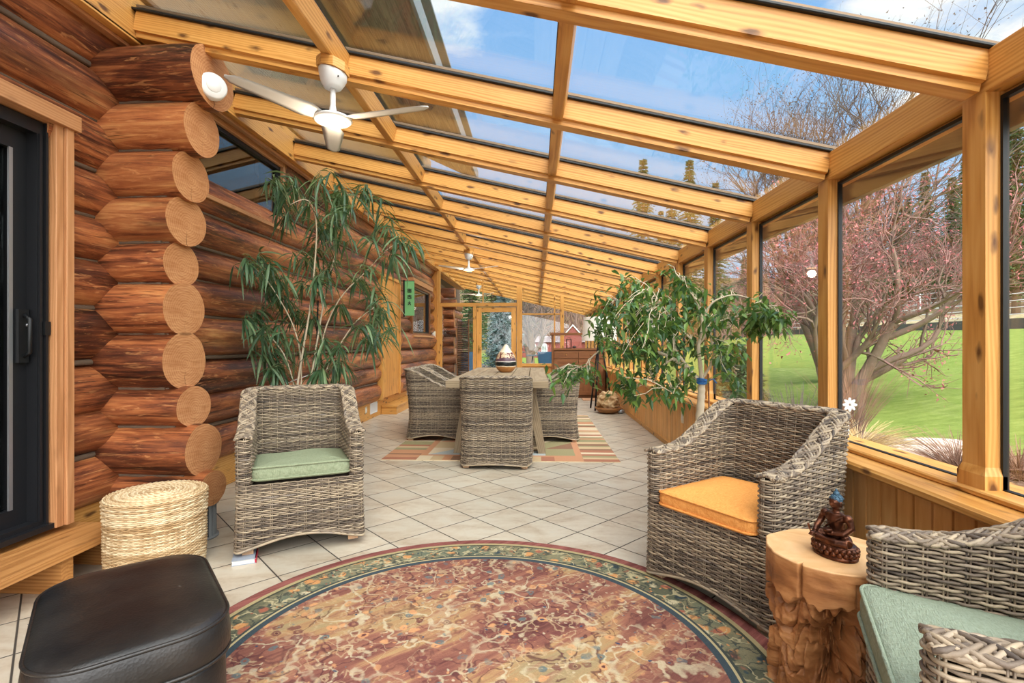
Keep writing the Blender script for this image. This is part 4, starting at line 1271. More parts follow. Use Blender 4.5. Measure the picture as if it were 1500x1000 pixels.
    core.loft(loops, 0, True, False, True)
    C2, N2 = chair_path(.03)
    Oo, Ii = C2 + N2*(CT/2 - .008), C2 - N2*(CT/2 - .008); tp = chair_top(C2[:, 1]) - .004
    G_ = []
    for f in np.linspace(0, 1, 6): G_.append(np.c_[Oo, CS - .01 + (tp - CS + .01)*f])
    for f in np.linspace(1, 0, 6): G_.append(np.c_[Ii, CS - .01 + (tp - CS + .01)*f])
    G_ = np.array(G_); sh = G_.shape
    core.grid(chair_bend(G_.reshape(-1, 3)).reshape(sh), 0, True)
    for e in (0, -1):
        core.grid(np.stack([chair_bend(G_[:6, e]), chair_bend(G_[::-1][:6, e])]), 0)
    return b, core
wick_b, core_b = make_chair_body()
feet = [(-CW + .055, -CD + .055), (CW - .055, -CD + .055), (-CW + .055, CD - .03), (CW - .055, CD - .03)]
chair0 = thing('wicker_armchair', 'x', 'armchair')
body0 = wick_b.build('woven_body', M['wicker'], chair0)
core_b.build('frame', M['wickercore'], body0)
for fx, fy in feet:
    MB().box((fx - .028, fy - .028, 0), (fx + .028, fy + .028, .034)).build('foot', M['footwood'], chair0)
chair_kids = [(c, ALL_KIDS(c)) for c in ALL_KIDS(chair0)]
first_chair = [True]
def place_chair(name, label, cat, loc, face, group=None, tilt=(0, 0)):
    """face: the direction the seat looks towards, in plan."""
    rz = math.atan2(face[1], face[0]) + PI/2
    if first_chair[0]:
        c = chair0; first_chair[0] = False; c.name = name
    else:
        c = chair0.copy(); COL.objects.link(c); c.name = name
        for ch, sub in chair_kids:
            d = ch.copy(); COL.objects.link(d); d.parent = c
            for q in sub:
                e = q.copy(); COL.objects.link(e); e.parent = d
    c.location = loc; c.rotation_euler = (tilt[0], tilt[1], rz)
    c['label'] = label; c['category'] = cat
    if group: c['group'] = group
    elif 'group' in c: del c['group']
    return c, rz
LG = 'wicker lounge armchairs'
CL, rzL = place_chair('wicker_armchair', 'grey wicker armchair with a green cushion beside the log corner and woven basket', 'armchair', (-1.48, 3.12, .0285), (.45, -.89), LG)
CR, rzR = place_chair('wicker_armchair', 'grey wicker armchair with the orange cushion by the windows', 'armchair', (1.03, 2.555, 0), (-.815, -.58), LG)
CB, rzB = place_chair('wicker_armchair', 'grey wicker armchair cut off at the bottom right corner, behind the tree stump', 'armchair', (1.155, 1.125, 0), (-.912, .41), LG)
DG = 'wicker dining chairs'
place_chair('dining_armchair', 'grey wicker dining chair at the near end of the table, its back towards us', 'chair', (-.382, 5.12, .009), (0.02, 1), DG)
for i, (x, y, fx, lab) in enumerate(((-1.24, 6.42, 1, 'nearer wicker dining chair on the log wall side of the table'), (-1.24, 7.2, 1, 'farther wicker dining chair on the log wall side of the table'),
                       (.17, 6.42, -1, 'nearer wicker dining chair on the window side of the table'), (.17, 7.2, -1, 'farther wicker dining chair on the window side of the table'))):
    place_chair('dining_armchair', lab, 'chair', (x, y, .009), (fx, .03*(-1)**i), DG)

# ---- cushions
def fabric(name, col, dark):
    g = G(name, col, .9, 0, .2)
    o = g.co()
    wv = g.math('ADD', g.noise(g.mp(o, (300, 60, 60)), 1.0, 2), g.noise(g.mp(o, (60, 300, 60)), 1.0, 2))
    c = g.ramp(g.math('MULTIPLY', wv, .5), [(.35, dark), (.6, col)])
    g.color(c); g.bump(g.math('ADD', g.math('MULTIPLY', g.noise(o, 9, 2), 4.), wv), .003)
    return g.m
M['green'] = fabric('sage_green_canvas', (146, 154, 126), (126, 136, 106))
M['green2'] = fabric('pale_green_canvas', (152, 164, 144), (136, 148, 126))
M['orange'] = fabric('apricot_canvas', (240, 168, 92), (226, 148, 72))
def cushion(label, mat, loc, rz, hx, hy, h, tilt=(0, 0), seed=0, sag=.012):
    n = 9
    def loop(ins, z, wob=0.):
        P = rrect(hx - ins, hy - ins, max(.05 - ins*.4, .012), n)
        zz = np.array([z + wob*mnoise.noise(Vector((p[0]*5, p[1]*5, seed*3.))) for p in P])
        return np.c_[P, zz]
    e = h*.36
    prof = [(.10, -h/2 - .006), (.02, -h/2), (.004, -e - .01), (0, -e), (-.004, 0), (0, e), (.004, e + .006), (.02, h/2 - .004), (.06, h/2 + .008), (.12, h/2 + .018), (.19, h/2 + .022)]
    L = [loop(i, z, sag if z > 0 else sag*.4) for i, z in prof]
    t = MB().loft(L).build('seat_cushion', mat)
    t.location = loc; t.rotation_euler = (tilt[0], tilt[1], rz)
    for z in (e, -e):
        P = loop(-.003, z, sag if z > 0 else sag*.4)
        MB().tube(P, .0055, 6, 0, True).build('piping', mat, t)
    return tag(t, label, 'cushion', 'seat cushions')
def on_chair(c, x, y, z):
    return c.matrix_basis @ Vector((x, y, z))
bpy.context.view_layer.update()
cushion('sage green cushion on the wicker armchair beside the log corner', M['green'], on_chair(CL, 0, -.075, CS + .044), rzL, .258, .265, .085, (R(-3), 0), 1, .02)
cushion('apricot orange cushion on the wicker armchair by the windows', M['orange'], on_chair(CR, 0, -.075, CS + .042), rzR, .258, .265, .08, (0, 0), 2)
cushion('pale green cushion on the armchair cut off at the bottom right', M['green2'], on_chair(CB, .0, -.075, CS + .06), rzB, .258, .285, .10, (R(-4), 0), 3, .02)

# ---- books under the left armchair foot
bk = thing('book', 'white book with a red spine wedged under the green-cushioned armchair', 'book', (at(346, 826, Z=0).x + .03, at(346, 826, Z=0).y + .045, 0), .45)
MB().box((-.065, -.05, .003), (.045, .09, .025)).build('pages', M['white'], bk)
MB().box((-.067, -.054, 0), (.05, .092, .003)).box((-.067, -.054, .025), (.05, .092, .028)).build('cover', plain('grey_blue_cover', (150, 158, 170), .4), bk)
MB().box((.045, -.054, .0), (.053, .092, .028)).build('spine', plain('red_cover', (176, 34, 58), .4), bk)

# ---- dining table
tb = thing('dining_table', 'long weathered plank dining table with slanted slab legs', 'table', (-.395, 6.5, .009))
x0, x1, y0, y1, zt0, zt1 = -.52, .52, -1.42, 1.42, .735, .805
for i in range(5):
    a = x0 + (x1-x0)*i/5 + .004; c = x0 + (x1-x0)*(i+1)/5 - .004
    slab('top_plank', (a, y0 + .10, zt0), (c, y1 - .10, zt1), M['tablewood'], tb, 'Y', c=.003)
slab('breadboard_end', (x0, y0, zt0), (x1, y0 + .098, zt1), M['tablewood'], tb, 'X')
slab('breadboard_end', (x0, y1 - .098, zt0), (x1, y1, zt1), M['tablewood'], tb, 'X')
slab('apron', (-.40, y0 + .25, zt0 - .09), (-.36, y1 - .25, zt0), M['tablewood'], tb, 'Y')
slab('apron', (.36, y0 + .25, zt0 - .09), (.40, y1 - .25, zt0), M['tablewood'], tb, 'Y')
for yy in (-.95, .95):
    for sx in (-1, 1):
        m, L = frame((sx*.47, yy, 0), (sx*.33, yy, zt0))
        V = [(sx*.42, yy-.11, 0), (sx*.50, yy-.11, 0), (sx*.50, yy+.11, 0), (sx*.42, yy+.11, 0), (sx*.27, yy-.08, zt0), (sx*.38, yy-.08, zt0), (sx*.38, yy+.08, zt0), (sx*.27, yy+.08, zt0)]
        if sx < 0: V = [V[i] for i in (1, 0, 3, 2, 5, 4, 7, 6)]
        Vl = [m.inverted() @ Vector(v) for v in V]
        MB().add([tuple(v) for v in Vl], [(0,3,2,1),(4,5,6,7),(0,1,5,4),(1,2,6,5),(2,3,7,6),(3,0,4,7)]).build('leg', M['tablewood'], tb, matrix=m)
    slab('stretcher', (-.42, yy - .04, .06), (.42, yy + .04, .16), M['tablewood'], tb, 'X')

def vase_material():
    g = G('painted_gourd', (180, 130, 80), .3, 0, .5)
    o = g.co(); s = g.sep(o)
    z = g.math('ADD', s[2], g.math('MULTIPLY', g.math('SUBTRACT', g.noise(o, 9, 2), .5), .02))
    z2 = g.math('ADD', s[2], g.math('MULTIPLY', g.math('SUBTRACT', g.noise(o, 14, 3), .5), .10))
    c = g.ramp(g.math('MULTIPLY', z, 2.7), [(0, (176, 120, 66)), (.20, (196, 146, 88)), (.215, (226, 214, 190)), (.235, (24, 28, 28)), (.375, (210, 200, 190)), (.395, (92, 66, 76))], 'CONSTANT')
    sw = g.ramp(g.noise(g.vadd(o, g.vscale(g.noise(o, 12, 3, out=1), .06)), 17, 3), [(.44, (96, 26, 30)), (.50, (204, 182, 148)), (.56, (206, 186, 152)), (.60, (112, 40, 36))])
    c = g.mix(g.math('GREATER_THAN', z2, .185), c, sw)
    c = g.mix(g.math('GREATER_THAN', g.math('ADD', s[2], g.math('MULTIPLY', g.noise(o, 20, 2), .03)), .275), c, (222, 208, 178))
    g.color(c)
    return g.m
vp = at(741, 545, Z=.815)
tag(MB().lathe([(.055, 0), (.07, .004), (.105, .03), (.131, .07), (.139, .11), (.136, .145), (.127, .185), (.109, .23), (.084, .268), (.060, .298), (.044, .322), (.033, .342), (.022, .357), (.008, .366)], 40).build('gourd_vase', vase_material(), loc=(vp.x, vp.y, .814)),
    'painted gourd-shaped vase with dark bands on the dining table', 'vase')

# ---- basket
def basket_material():
    g = G('seagrass_weave', (222, 190, 140), .8, 0, .2)
    o = g.co(); rnd = g.island()
    n = g.noise(g.mp(o, (14, 14, 14)), 1.0, 4)
    c = g.ramp(g.math('ADD', g.math('MULTIPLY', n, .6), g.math('MULTIPLY', rnd, .4)), [(.3, (166, 134, 94)), (.48, (200, 172, 132)), (.66, (222, 202, 166))])
    g.color(c); g.bump(g.noise(o, 120, 2), .002)
    return g.m
M['seagrass'] = basket_material()
bs = thing('lidded_basket', 'round lidded straw basket standing beside the log corner', 'basket', (at(230, 700, Y=2.60).x, 2.60, 0))
bs.scale = (.92, .92, 1)
def weave_wall(b, rfun, z0, z1, pitch, nst, amp, rt, ring_k=5, c0=0):
    z = z0; row = c0
    while z <= z1 + 1e-6:
        n = nst*4; a = np.arange(n)*2*PI/n
        rr = rfun(z) + amp*np.sin(np.arange(n)*PI/4*2*.5*1 + row*PI)
        P = np.c_[rr*np.cos(a), rr*np.sin(a), np.full(n, z) + .001*np.sin(np.arange(n)*PI/2 + row)]
        b.tube(P, rt, ring_k, 0, True, up=(0, 0, 1)); z += pitch; row += 1
b = MB()
weave_wall(b, lambda z: .238 + .008*math.sin(z*9), .006, .272, .0072, 56, .0026, .0042)
b.lathe([(.228, .0), (.232, .27)], 48, cap1=True)
b.build('body', M['seagrass'], bs)
b = MB()
weave_wall(b, lambda z: .246 + .006*(z - .27)/.12, .262, .395, .0095, 40, .003, .0052)
b.lathe([(.236, .27), (.238, .395)], 48)
r = .246; row = 0
while r > .01:
    n = max(12, int(2*PI*r/.03)*4); a = np.arange(n)*2*PI/n
    z = .402 + .010*(1 - (r/.246)**2) + .0025*np.sin(np.arange(n)*PI/4*2 + row*PI)
    b.tube(np.c_[r*np.cos(a), r*np.sin(a), z], .0050, 5, 0, True, up=(0, 0, 1)); r -= .0090; row += 1
lid = b.build('lid', M['seagrass'], bs)

# ---- ottoman
def leather():
    g = G('black_leather', (30, 28, 27), .34, 0, .5)
    o = g.co()
    n = g.noise(o, 3, 5, .6); fine = g.vor(o, 130); sc = g.noise(g.mp(o, (4, 30, 4)), 1.0, 4, .7)
    dots = g.ramp(g.vor(g.vadd(o, g.vscale(g.noise(o, 3, 2, out=1), .2)), 13), [(.035, .6), (.06, 0.0)])
    c = g.ramp(n, [(.35, (20, 19, 19)), (.65, (46, 42, 38))])
    c = g.mix(g.math('MULTIPLY', dots, g.ramp(n, [(.5, 0.0), (.6, .5)])), c, (150, 148, 140))
    g.color(c); g.rough(g.math('ADD', .26, g.math('MULTIPLY', sc, .22)))
    g.bump(g.math('ADD', g.math('MULTIPLY', fine, .2), g.math('MULTIPLY', g.noise(o, 5, 2), .9)), .0022)
    return g.m
M['leather'] = leather()
OT = thing('leather_ottoman', 'black leather storage ottoman with a rounded square lid in the left corner', 'ottoman', (-1.226, 1.476, 0), R(42))
def rl(h, r, z, bul=0.): return np.c_[rrect(h - .022, h + .078, r + .035, 10), np.full(44, z)]
MB().loft([rl(.232, .09, .015), rl(.240, .10, .03), rl(.243, .10, .16), rl(.241, .10, .29), rl(.234, .095, .303)]).build('body', M['leather'], OT)
lidb = MB()
lidb.loft([rl(.236, .095, .304), rl(.247, .10, .311), rl(.252, .10, .325), rl(.253, .10, .36), rl(.247, .10, .408), rl(.240, .097, .418), rl(.226, .09, .425), rl(.18, .075, .434), rl(.12, .045, .440), rl(.065, .0, .442)])
ol = lidb.build('lid', M['leather'], OT)
MB().tube(rl(.2455, .10, .4125), .0055, 8, 0, True).build('piping', M['leather'], ol)
MB().tube(rl(.250, .10, .313), .005, 8, 0, True).build('piping', M['leather'], ol)
b = MB()
for s in range(14):
    b.tube([(-.2315, .06, .322 + s*.006), (-.232, .06, .325 + s*.006)], .0011, 4)
b.build('stitching', plain('grey_thread', (120, 118, 114), .8), ol)
for sx in (-1, 1):
    for sy in (-1, 1):
        MB().lathe([(.018, 0), (.022, .016)], 16, c=(sx*.17, sy*.17, 0)).build('foot', M['blackmetal'], OT)

# ---- bench step under the sliding door
be = thing('step_bench', 'plain wooden plank step under the black sliding door', 'step', (-2.42, 2.2, 0))
slab('tread', (-.18, -1.6, .168), (.19, .50, .203), M['plank'], be, 'Y')
for yy in (.10, -.95):
    slab('support', (-.16, yy, 0), (.165, yy + .06, .168), M['plank'], be, 'X')
slab('support', (-.16, .42, 0), (.12, .47, .168), M['plank'], be, 'X')
sb = thing('doorstep', 'low boxed wooden step below the plain wooden door', 'step', (-2.47, 9.1, 0))
slab('riser', (-.13, -.72, 0), (.13, -.69, .12), M['pine'], sb, 'X')
slab('riser', (.10, -.69, 0), (.13, 1.0, .12), M['pine'], sb, 'Y')
slab('tread', (-.13, -.73, .12), (.145, 1.0, .15), M['pine'], sb, 'Y')

# ---- stump table
def stump_material():
    g = G('teak_root', (196, 140, 84), .5, 0, .3)
    o = g.co(); s = g.sep(o)
    n = g.noise(g.mp(o, (3, 3, 9)), 1.0, 6, .65, .8); f = g.noise(g.mp(o, (8, 8, 40)), 1.0, 4)
    side = g.ramp(g.math('ADD', g.math('MULTIPLY', n, .7), g.math('MULTIPLY', f, .3)), [(.32, (112, 70, 40)), (.48, (160, 106, 62)), (.64, (196, 142, 90))])
    top = g.ramp(g.noise(g.mp(o, (5, 5, 5)), 1.0, 5, .6, 1.0), [(.35, (200, 152, 100)), (.6, (222, 180, 132)), (.75, (208, 158, 106))])
    g.color(g.mix(g.ramp(g.math('MULTIPLY', s[2], 2.), [(.985, 0.0), (.995, 1.0)]), side, top))
    g.bump(f, .003)
    return g.m
def stump_mesh():
    """A sound slab on top of eaten-away, ledged root wood with one deep hollow."""
    nz, na = 300, 400
    nl = 11
    V = np.zeros((nz, na, 3))
    for i in range(na):
        a = 2*PI*i/na
        c, s = math.cos(a), math.sin(a)
        base = .198*(1 + .07*mnoise.noise(Vector((c*1.2, s*1.2, 3.))) + .02*mnoise.noise(Vector((c*4, s*4, 1.))))
        rim = .385 + .055*mnoise.noise(Vector((c*2.6, s*2.6, 7.))) + .02*mnoise.noise(Vector((c*9, s*9, 2.)))
        ck = ((a - math.radians(216) + PI) % (2*PI)) - PI
        ck2 = ((a - math.radians(262) + PI) % (2*PI)) - PI
        for j in range(nz):
            z = .5*j/(nz-1)
            if z > rim:
                w = .03*mnoise.noise(Vector((1, 2, z*30)))
                cut = .022*math.exp(-((ck + w)/.022)**2) + .014*math.exp(-((ck2 + w)/.018)**2)*(z < .47) + .003*mnoise.noise(Vector((c*6, s*6, z*30)))
            else:
                t = (rim - z)*15 + 1.5*mnoise.noise(Vector((c*2.4, s*2.4, z*5))) + .6*mnoise.noise(Vector((c*7, s*7, z*12)))
                li = math.floor(t); fr = t - li
                dep = .030 + .055*mnoise.noise(Vector((c*2.2, s*2.2, li*3.7))) + .016*mnoise.noise(Vector((c*8, s*8, li*5.1)))
                lip = min(1, fr/.22)*min(1, (1 - fr)/.12)
                cut = max(-.004, dep) + .028*(1 - lip) + .004*mnoise.noise(Vector((c*22, s*22, z*60)))
                da = ((a - math.radians(246) + PI) % (2*PI)) - PI
                hz = z - .235 - da*.16
                hol = math.exp(-((da/.46)**2) - ((hz/(.10 + .02*mnoise.noise(Vector((a*4, 0, 1)))))**2)*1.1)
                da2 = ((a - math.radians(205) + PI) % (2*PI)) - PI
                cut += .155*hol*(1 + .35*mnoise.noise(Vector((c*12, s*12, z*30)))) + .05*math.exp(-((da2/.2)**2) - (((z - .06)/.05)**2))
            V[j, i] = ((base - cut)*c, (base - cut)*s, z)
    rr_all = np.hypot(V[..., 0], V[..., 1]); fac = np.maximum(rr_all, .03)/np.maximum(rr_all, 1e-6); V[..., :2] *= fac[..., None]
    V[-1, :, :2] *= .985; V[-2, :, :2] *= .993
    b = MB().loft(list(V), 0, True, True, False)
    L = [V[-1]]
    for f in (.97, .8, .6, .4, .2, .03):
        q = V[-1].copy(); q[:, :2] *= f; L.append(q)
    b.loft(L, 0, False, False, True)
    return b
stp = stump_mesh().build('stump_table', stump_material(), loc=(.995, 1.76, 0))
tag(stp, 'gnarled teak root stump used as a side table under the seated figure', 'side table')

# ---- seated bronze figure
def bronze():
    g = G('dark_bronze', (84, 50, 34), .32, .75, .5)
    o = g.co()
    n = g.noise(o, 30, 4)
    g.color(g.ramp(n, [(.35, (60, 36, 26)), (.6, (104, 62, 42)), (.75, (134, 84, 56))])); g.bump(g.noise(o, 120, 3), .0012)
    return g.m
M['bronze_fig'] = bronze()
def fused(name, build, mat, parent, voxel=.0028, it=6):
    """Overlapping rounded forms fused into one continuous skin."""
    b = MB(); build(b)
    o = b.build(name, mat, parent)
    r = o.modifiers.new('fuse', 'REMESH'); r.mode = 'VOXEL'; r.voxel_size = voxel; r.use_smooth_shade = True
    s = o.modifiers.new('soften', 'SMOOTH'); s.iterations = it; s.factor = .5
    return o
BU = thing('seated_statue', 'small dark bronze seated meditating figure on the stump table', 'statue', (.985, 1.715, .5), R(-66))
BU.scale = (1.08,)*3
# local: faces -Y
def lotus(b):
    an = np.arange(48)*2*PI/48
    ex, ey = .062, .046
    b.loft([np.c_[ex*f*np.cos(an), ey*f*np.sin(an), np.full(48, z)] for f, z in ((1.02, 0), (1.06, .004), (1.06, .009), (.94, .013), (.92, .018), (1.0, .028), (1.02, .036), (.97, .041), (.90, .044))])
    for ring, (zz, tilt) in enumerate(((.019, 1), (.030, -1))):
        for i in range(22):
            a = 2*PI*(i + .5*ring)/22
            b.ellipsoid((ex*.99*math.cos(a), ey*.99*math.sin(a), zz), (.0085, .0085, .0085), 8, 6)
lb = MB(); lotus(lb); lb.build('lotus_base', M['bronze_fig'], BU)
Z0 = .042
def body(b):
    # crossed legs
    for s in (-1, 1):
        b.tube([(s*.016, .012, Z0+.016), (s*.040, -.006, Z0+.015), (s*.054, -.020, Z0+.012)], [.018, .0165, .013], 10)
        b.tube([(s*.054, -.020, Z0+.011), (s*.028, -.036, Z0+.010), (-s*.012, -.036, Z0+.012)], [.013, .011, .008], 10)
        b.ellipsoid((-s*.024, -.034, Z0+.017), (.013, .007, .005), 10, 6)
    b.ellipsoid((0, .008, Z0+.018), (.034, .026, .020))
    # robe pooled in front
    b.ellipsoid((0, -.036, Z0+.004), (.026, .010, .005))
    # torso
    b.tube([(0, .010, Z0+.012), (0, .010, Z0+.04), (0, .006, Z0+.068), (0, .006, Z0+.088)], [.026, .021, .026, .018], 14)
    b.ellipsoid((0, .006, Z0+.074), (.036, .020, .018))
    b.tube([(0, .006, Z0+.085), (0, .004, Z0+.104)], [.011, .0095], 10)
    # head
    b.ellipsoid((0, .002, Z0+.120), (.0165, .018, .022), 18, 12)
    b.ellipsoid((0, -.0155, Z0+.117), (.003, .004, .006), 8, 6)
    b.ellipsoid((0, -.013, Z0+.108), (.006, .003, .0022), 8, 6)
    for s in (-1, 1):
        b.ellipsoid((s*.0172, .004, Z0+.116), (.003, .004, .011), 8, 6)
        b.ellipsoid((s*.0065, -.0145, Z0+.123), (.004, .002, .0018), 8, 6)
        # arms
        b.ellipsoid((s*.036, .006, Z0+.078), (.013, .014, .013))
    b.tube([(.038, .008, Z0+.078), (.046, .008, Z0+.052), (.036, -.014, Z0+.034), (.008, -.026, Z0+.030)], [.0115, .0105, .009, .007], 10)
    b.tube([(-.038, .008, Z0+.078), (-.048, .004, Z0+.052), (-.046, -.018, Z0+.036), (-.040, -.036, Z0+.026)], [.0115, .0105, .009, .0065], 10)
    # hands: a palm with four fingers and a thumb each
    b.ellipsoid((.0, -.028, Z0+.029), (.012, .008, .004), 10, 6)
    for k in range(4): b.tube([(-.008, -.030 + k*.0035, Z0+.029), (-.020, -.030 + k*.0032, Z0+.031)], [.0022, .0016], 6)
    b.tube([(.002, -.034, Z0+.030), (-.006, -.036, Z0+.036)], [.0022, .0016], 6)
    b.ellipsoid((-.040, -.042, Z0+.022), (.007, .009, .004), 10, 6)
    for k in range(4): b.tube([(-.045 + k*.0034, -.048, Z0+.021), (-.046 + k*.0036, -.056, Z0+.014)], [.0022, .0016], 6)
    b.tube([(-.034, -.040, Z0+.024), (-.031, -.047, Z0+.023)], [.0022, .0016], 6)
    # robe edge across the chest
    b.tube([(.03, .0, Z0+.088), (.012, -.016, Z0+.070), (-.018, -.014, Z0+.046), (-.030, .0, Z0+.03)], .0035, 8)
    # bowl held in the lap
    b.lathe([(.006, 0), (.012, .004), (.014, .010), (.012, .013)], 16, c=(.0, -.032, Z0+.033))
    # sprig in the other hand
    b.tube([(-.040, -.050, Z0+.020), (-.042, -.056, Z0+.036), (-.044, -.058, Z0+.050)], [.002, .003, .0045], 6)
fused('body', body, M['bronze_fig'], BU, .0019, 3)
def hair(b):
    b.ellipsoid((0, .0055, Z0+.128), (.0180, .0180, .0165), 18, 10)
    b.ellipsoid((0, .006, Z0+.145), (.0095, .0095, .009), 14, 8)
    b.ellipsoid((0, .006, Z0+.155), (.004, .004, .006), 10, 6)
    r_ = np.random.default_rng(1)
    for i in range(90):
        t = math.acos(r_.uniform(.05, 1)); a = r_.uniform(.0, 2*PI)
        b.ellipsoid((.018*math.sin(t)*math.cos(a), .0055 + .018*math.sin(t)*math.sin(a), Z0+.128+.0165*math.cos(t)), (.0021,)*3, 6, 4)
hb = MB(); hair(hb); hb.build('hair', plain('blue_hair_curls', (58, 86, 104), .5, .3), BU)

# ---- ceiling fans
def build_fan():
    t = thing('ceiling_fan', 'x', 'ceiling fan', group='white ceiling fans under the rafters')
    # origin at the lamp face; the mount block tops out at .35
    T = np.array(Matrix.Rotation(math.atan(.228), 3, 'Y')).T
    c32 = np.arange(32)*2*PI/32; c8 = np.arange(8)*PI/4 + PI/8
    def tl(r, z, a=c32):
        q = np.c_[r*np.cos(a), r*np.sin(a), np.zeros(len(a))] @ T
        q[:, 2] += z
        return q
    def fl(r, z): return np.c_[r*np.cos(c32), r*np.sin(c32), np.full(32, z)]
    MB().loft([tl(.090, .288, c8), tl(.090, .340, c8)], 0, False).build('mount_block', M['pine'], t)
    cn = MB().loft([tl(.074, .289), tl(.078, .281), tl(.076, .256), fl(.064, .222), fl(.052, .202), fl(.046, .194), fl(.016, .19)][::-1]).build('canopy', M['white'], t)
    MB().lathe([(.004, 0), (.004, .004)], 10).build('screw', M['blackmetal'], cn, loc=(.050, -.050, .235), rot=(R(90), 0, R(45)))
    MB().lathe([(.034, .042), (.022, .062), (.0150, .10), (.0145, .192)], 20).build('downrod', M['white'], t)
    MB().lathe([(.070, .004), (.096, .008), (.106, .018), (.094, .030), (.06, .040), (.028, .048)], 40).build('motor_housing', M['white'], t)
    MB().lathe([(.02, -.008), (.055, -.006), (.070, -.002), (.072, .006)], 36).build('lamp_lens', M['lamp'], t)
    for k in range(3):
        n = 14; L = []
        for i in range(n + 1):
            f = i/n; x = .085 + .475*f
            w = .070*(1 - .45*f)*(1 - max(0, (f - .88)/.12)**2*.75) * (0.55 + .45*min(1, f/.15))
            tw = .22*(1 - .5*f); z = .024 + .018*f
            sec = [(-w, -.0025), (-w*.5, .004), (w*.4, .004), (w, -.002), (w*.4, -.0035), (-w*.5, -.0035)]
            L.append([(x, yy*math.cos(tw) - zz*math.sin(tw), z + yy*math.sin(tw) + zz*math.cos(tw)) for yy, zz in sec])
        MB().loft(L).build('blade', M['white'], t, rot=(0, 0, 2*PI*k/3))
    return t
f1 = build_fan(); f1['label'] = 'white ceiling fan with lit lamp nearest to us, by the log corner'
kids = [(c, ALL_KIDS(c)) for c in ALL_KIDS(f1)]
PB = zb(-1.13) + RH/cs - .124        # underside of the purlin the fans hang from
f1.location = (-1.135, 2.775, PB - .342); f1.rotation_euler = (0, 0, 0)
def turn_blades(f, deg):
    for ch in ALL_KIDS(f):
        if ch.name.startswith('blade'): ch.rotation_euler.z += R(deg)
lampspots = [f1.location.copy()]
for loc, deg, lab in (((-1.145, 8.56, PB - .342), 4, 'white ceiling fan with lit lamp farther down the room over the table'), ((-1.58, YR[14] + RW/2, zb(-1.58) - .342), -10, 'small far white ceiling fan beyond the glazed partition')):
    c = f1.copy(); COL.objects.link(c); c['label'] = lab
    c.location = loc
    for ch, sub in kids:
        d = ch.copy(); COL.objects.link(d); d.parent = c
        for q in sub: e = q.copy(); COL.objects.link(e); e.parent = d
    turn_blades(c, 213 + deg)
    lampspots.append(c.location.copy())
turn_blades(f1, 112)
for i, p in enumerate(lampspots):
    ld = bpy.data.lights.new('fan_lamp', 'POINT'); ld.energy = 6; ld.color = (1, .80, .58); ld.shadow_soft_size = .06
    lo = bpy.data.objects.new('fan_lamp', ld); COL.objects.link(lo); lo.location = (p.x, p.y, p.z - .09)

# ---- small wall things
s_ = thing('round_sensor', 'round white sensor on the sawn end of the top log tail', 'sensor', (-1.972, 2.98, 2.745), 0)
MB().lathe([(.052, 0), (.055, .006), (.055, .034), (.050, .040), (.02, .041)], 32).build('housing', M['white'], s_, rot=(0, R(90), R(-42)))
s_.scale = (1.4,)*3
MB().lathe([(.03, .040), (.028, .043)], 24).build('face_ring', M['white'], s_, rot=(0, R(90), R(-42)))
def plate(name, label, cat, loc, rot, w, h, toggles=1):
    t = thing(name, label, cat, loc); t.rotation_euler = rot
    MB().loft([np.c_[rrect(w/2, h/2, .006, 3)[:, 0], np.full(16, -d), rrect(w/2, h/2, .006, 3)[:, 1]][::-1] for d in (0, .006)]).build('plate', M['offwhite'], t)
    for i in range(toggles):
        x = (i - (toggles-1)/2)*.045
        MB().box((x - .012, -.011, -.03), (x + .012, -.005, .03)).build('toggle' if 'switch' in name else 'socket', M['white'], t)
    return t
v = at(635, 490, Y=YP - .063)
plate('light_switch', 'almond switch plate on the wood panel left of the glazed partition', 'switch', (v.x, YP - .06, v.z), (0, 0, 0), .11, .16, 2)
v = at(1000, 611, X=1.537)
plate('wall_outlet', 'almond outlet plate on the boarded wall under the windows', 'outlet', (1.537, v.y, v.z), (0, 0, R(-90)), .075, .12, 1)
v = at(536, 604, X=-2.604)
plate('wall_outlet', 'almond outlet plate on the base board behind the green-cushioned armchair', 'outlet', (-2.604, v.y, .17), (0, 0, R(90)), .075, .10, 1)
def vent(px, py, lab):
    v = at(px, py, X=-2.604)
    t = thing('floor_vent', lab, 'vent', (-2.604, v.y, max(v.z, .10)), R(90), 'white vents in the base board')
    fr = MB()
    for lo, hi in (((-.17, -.012, -.085), (.17, 0, -.07)), ((-.17, -.012, .07), (.17, 0, .085)), ((-.17, -.012, -.07), (-.155, 0, .07)), ((.155, -.012, -.07), (.17, 0, .07))): fr.box(lo, hi)
    fr.build('frame', M['white'], t)
    g_ = MB()
    for i in range(20): x = -.15 + i*.0158; g_.box((x, -.009, -.07), (x + .006, -.001, .07))
    g_.build('grille', M['white'], t)
vent(547, 597, 'white metal register in the base board before the wooden step')
vent(599, 577, 'white metal register in the base board beyond the wooden step')

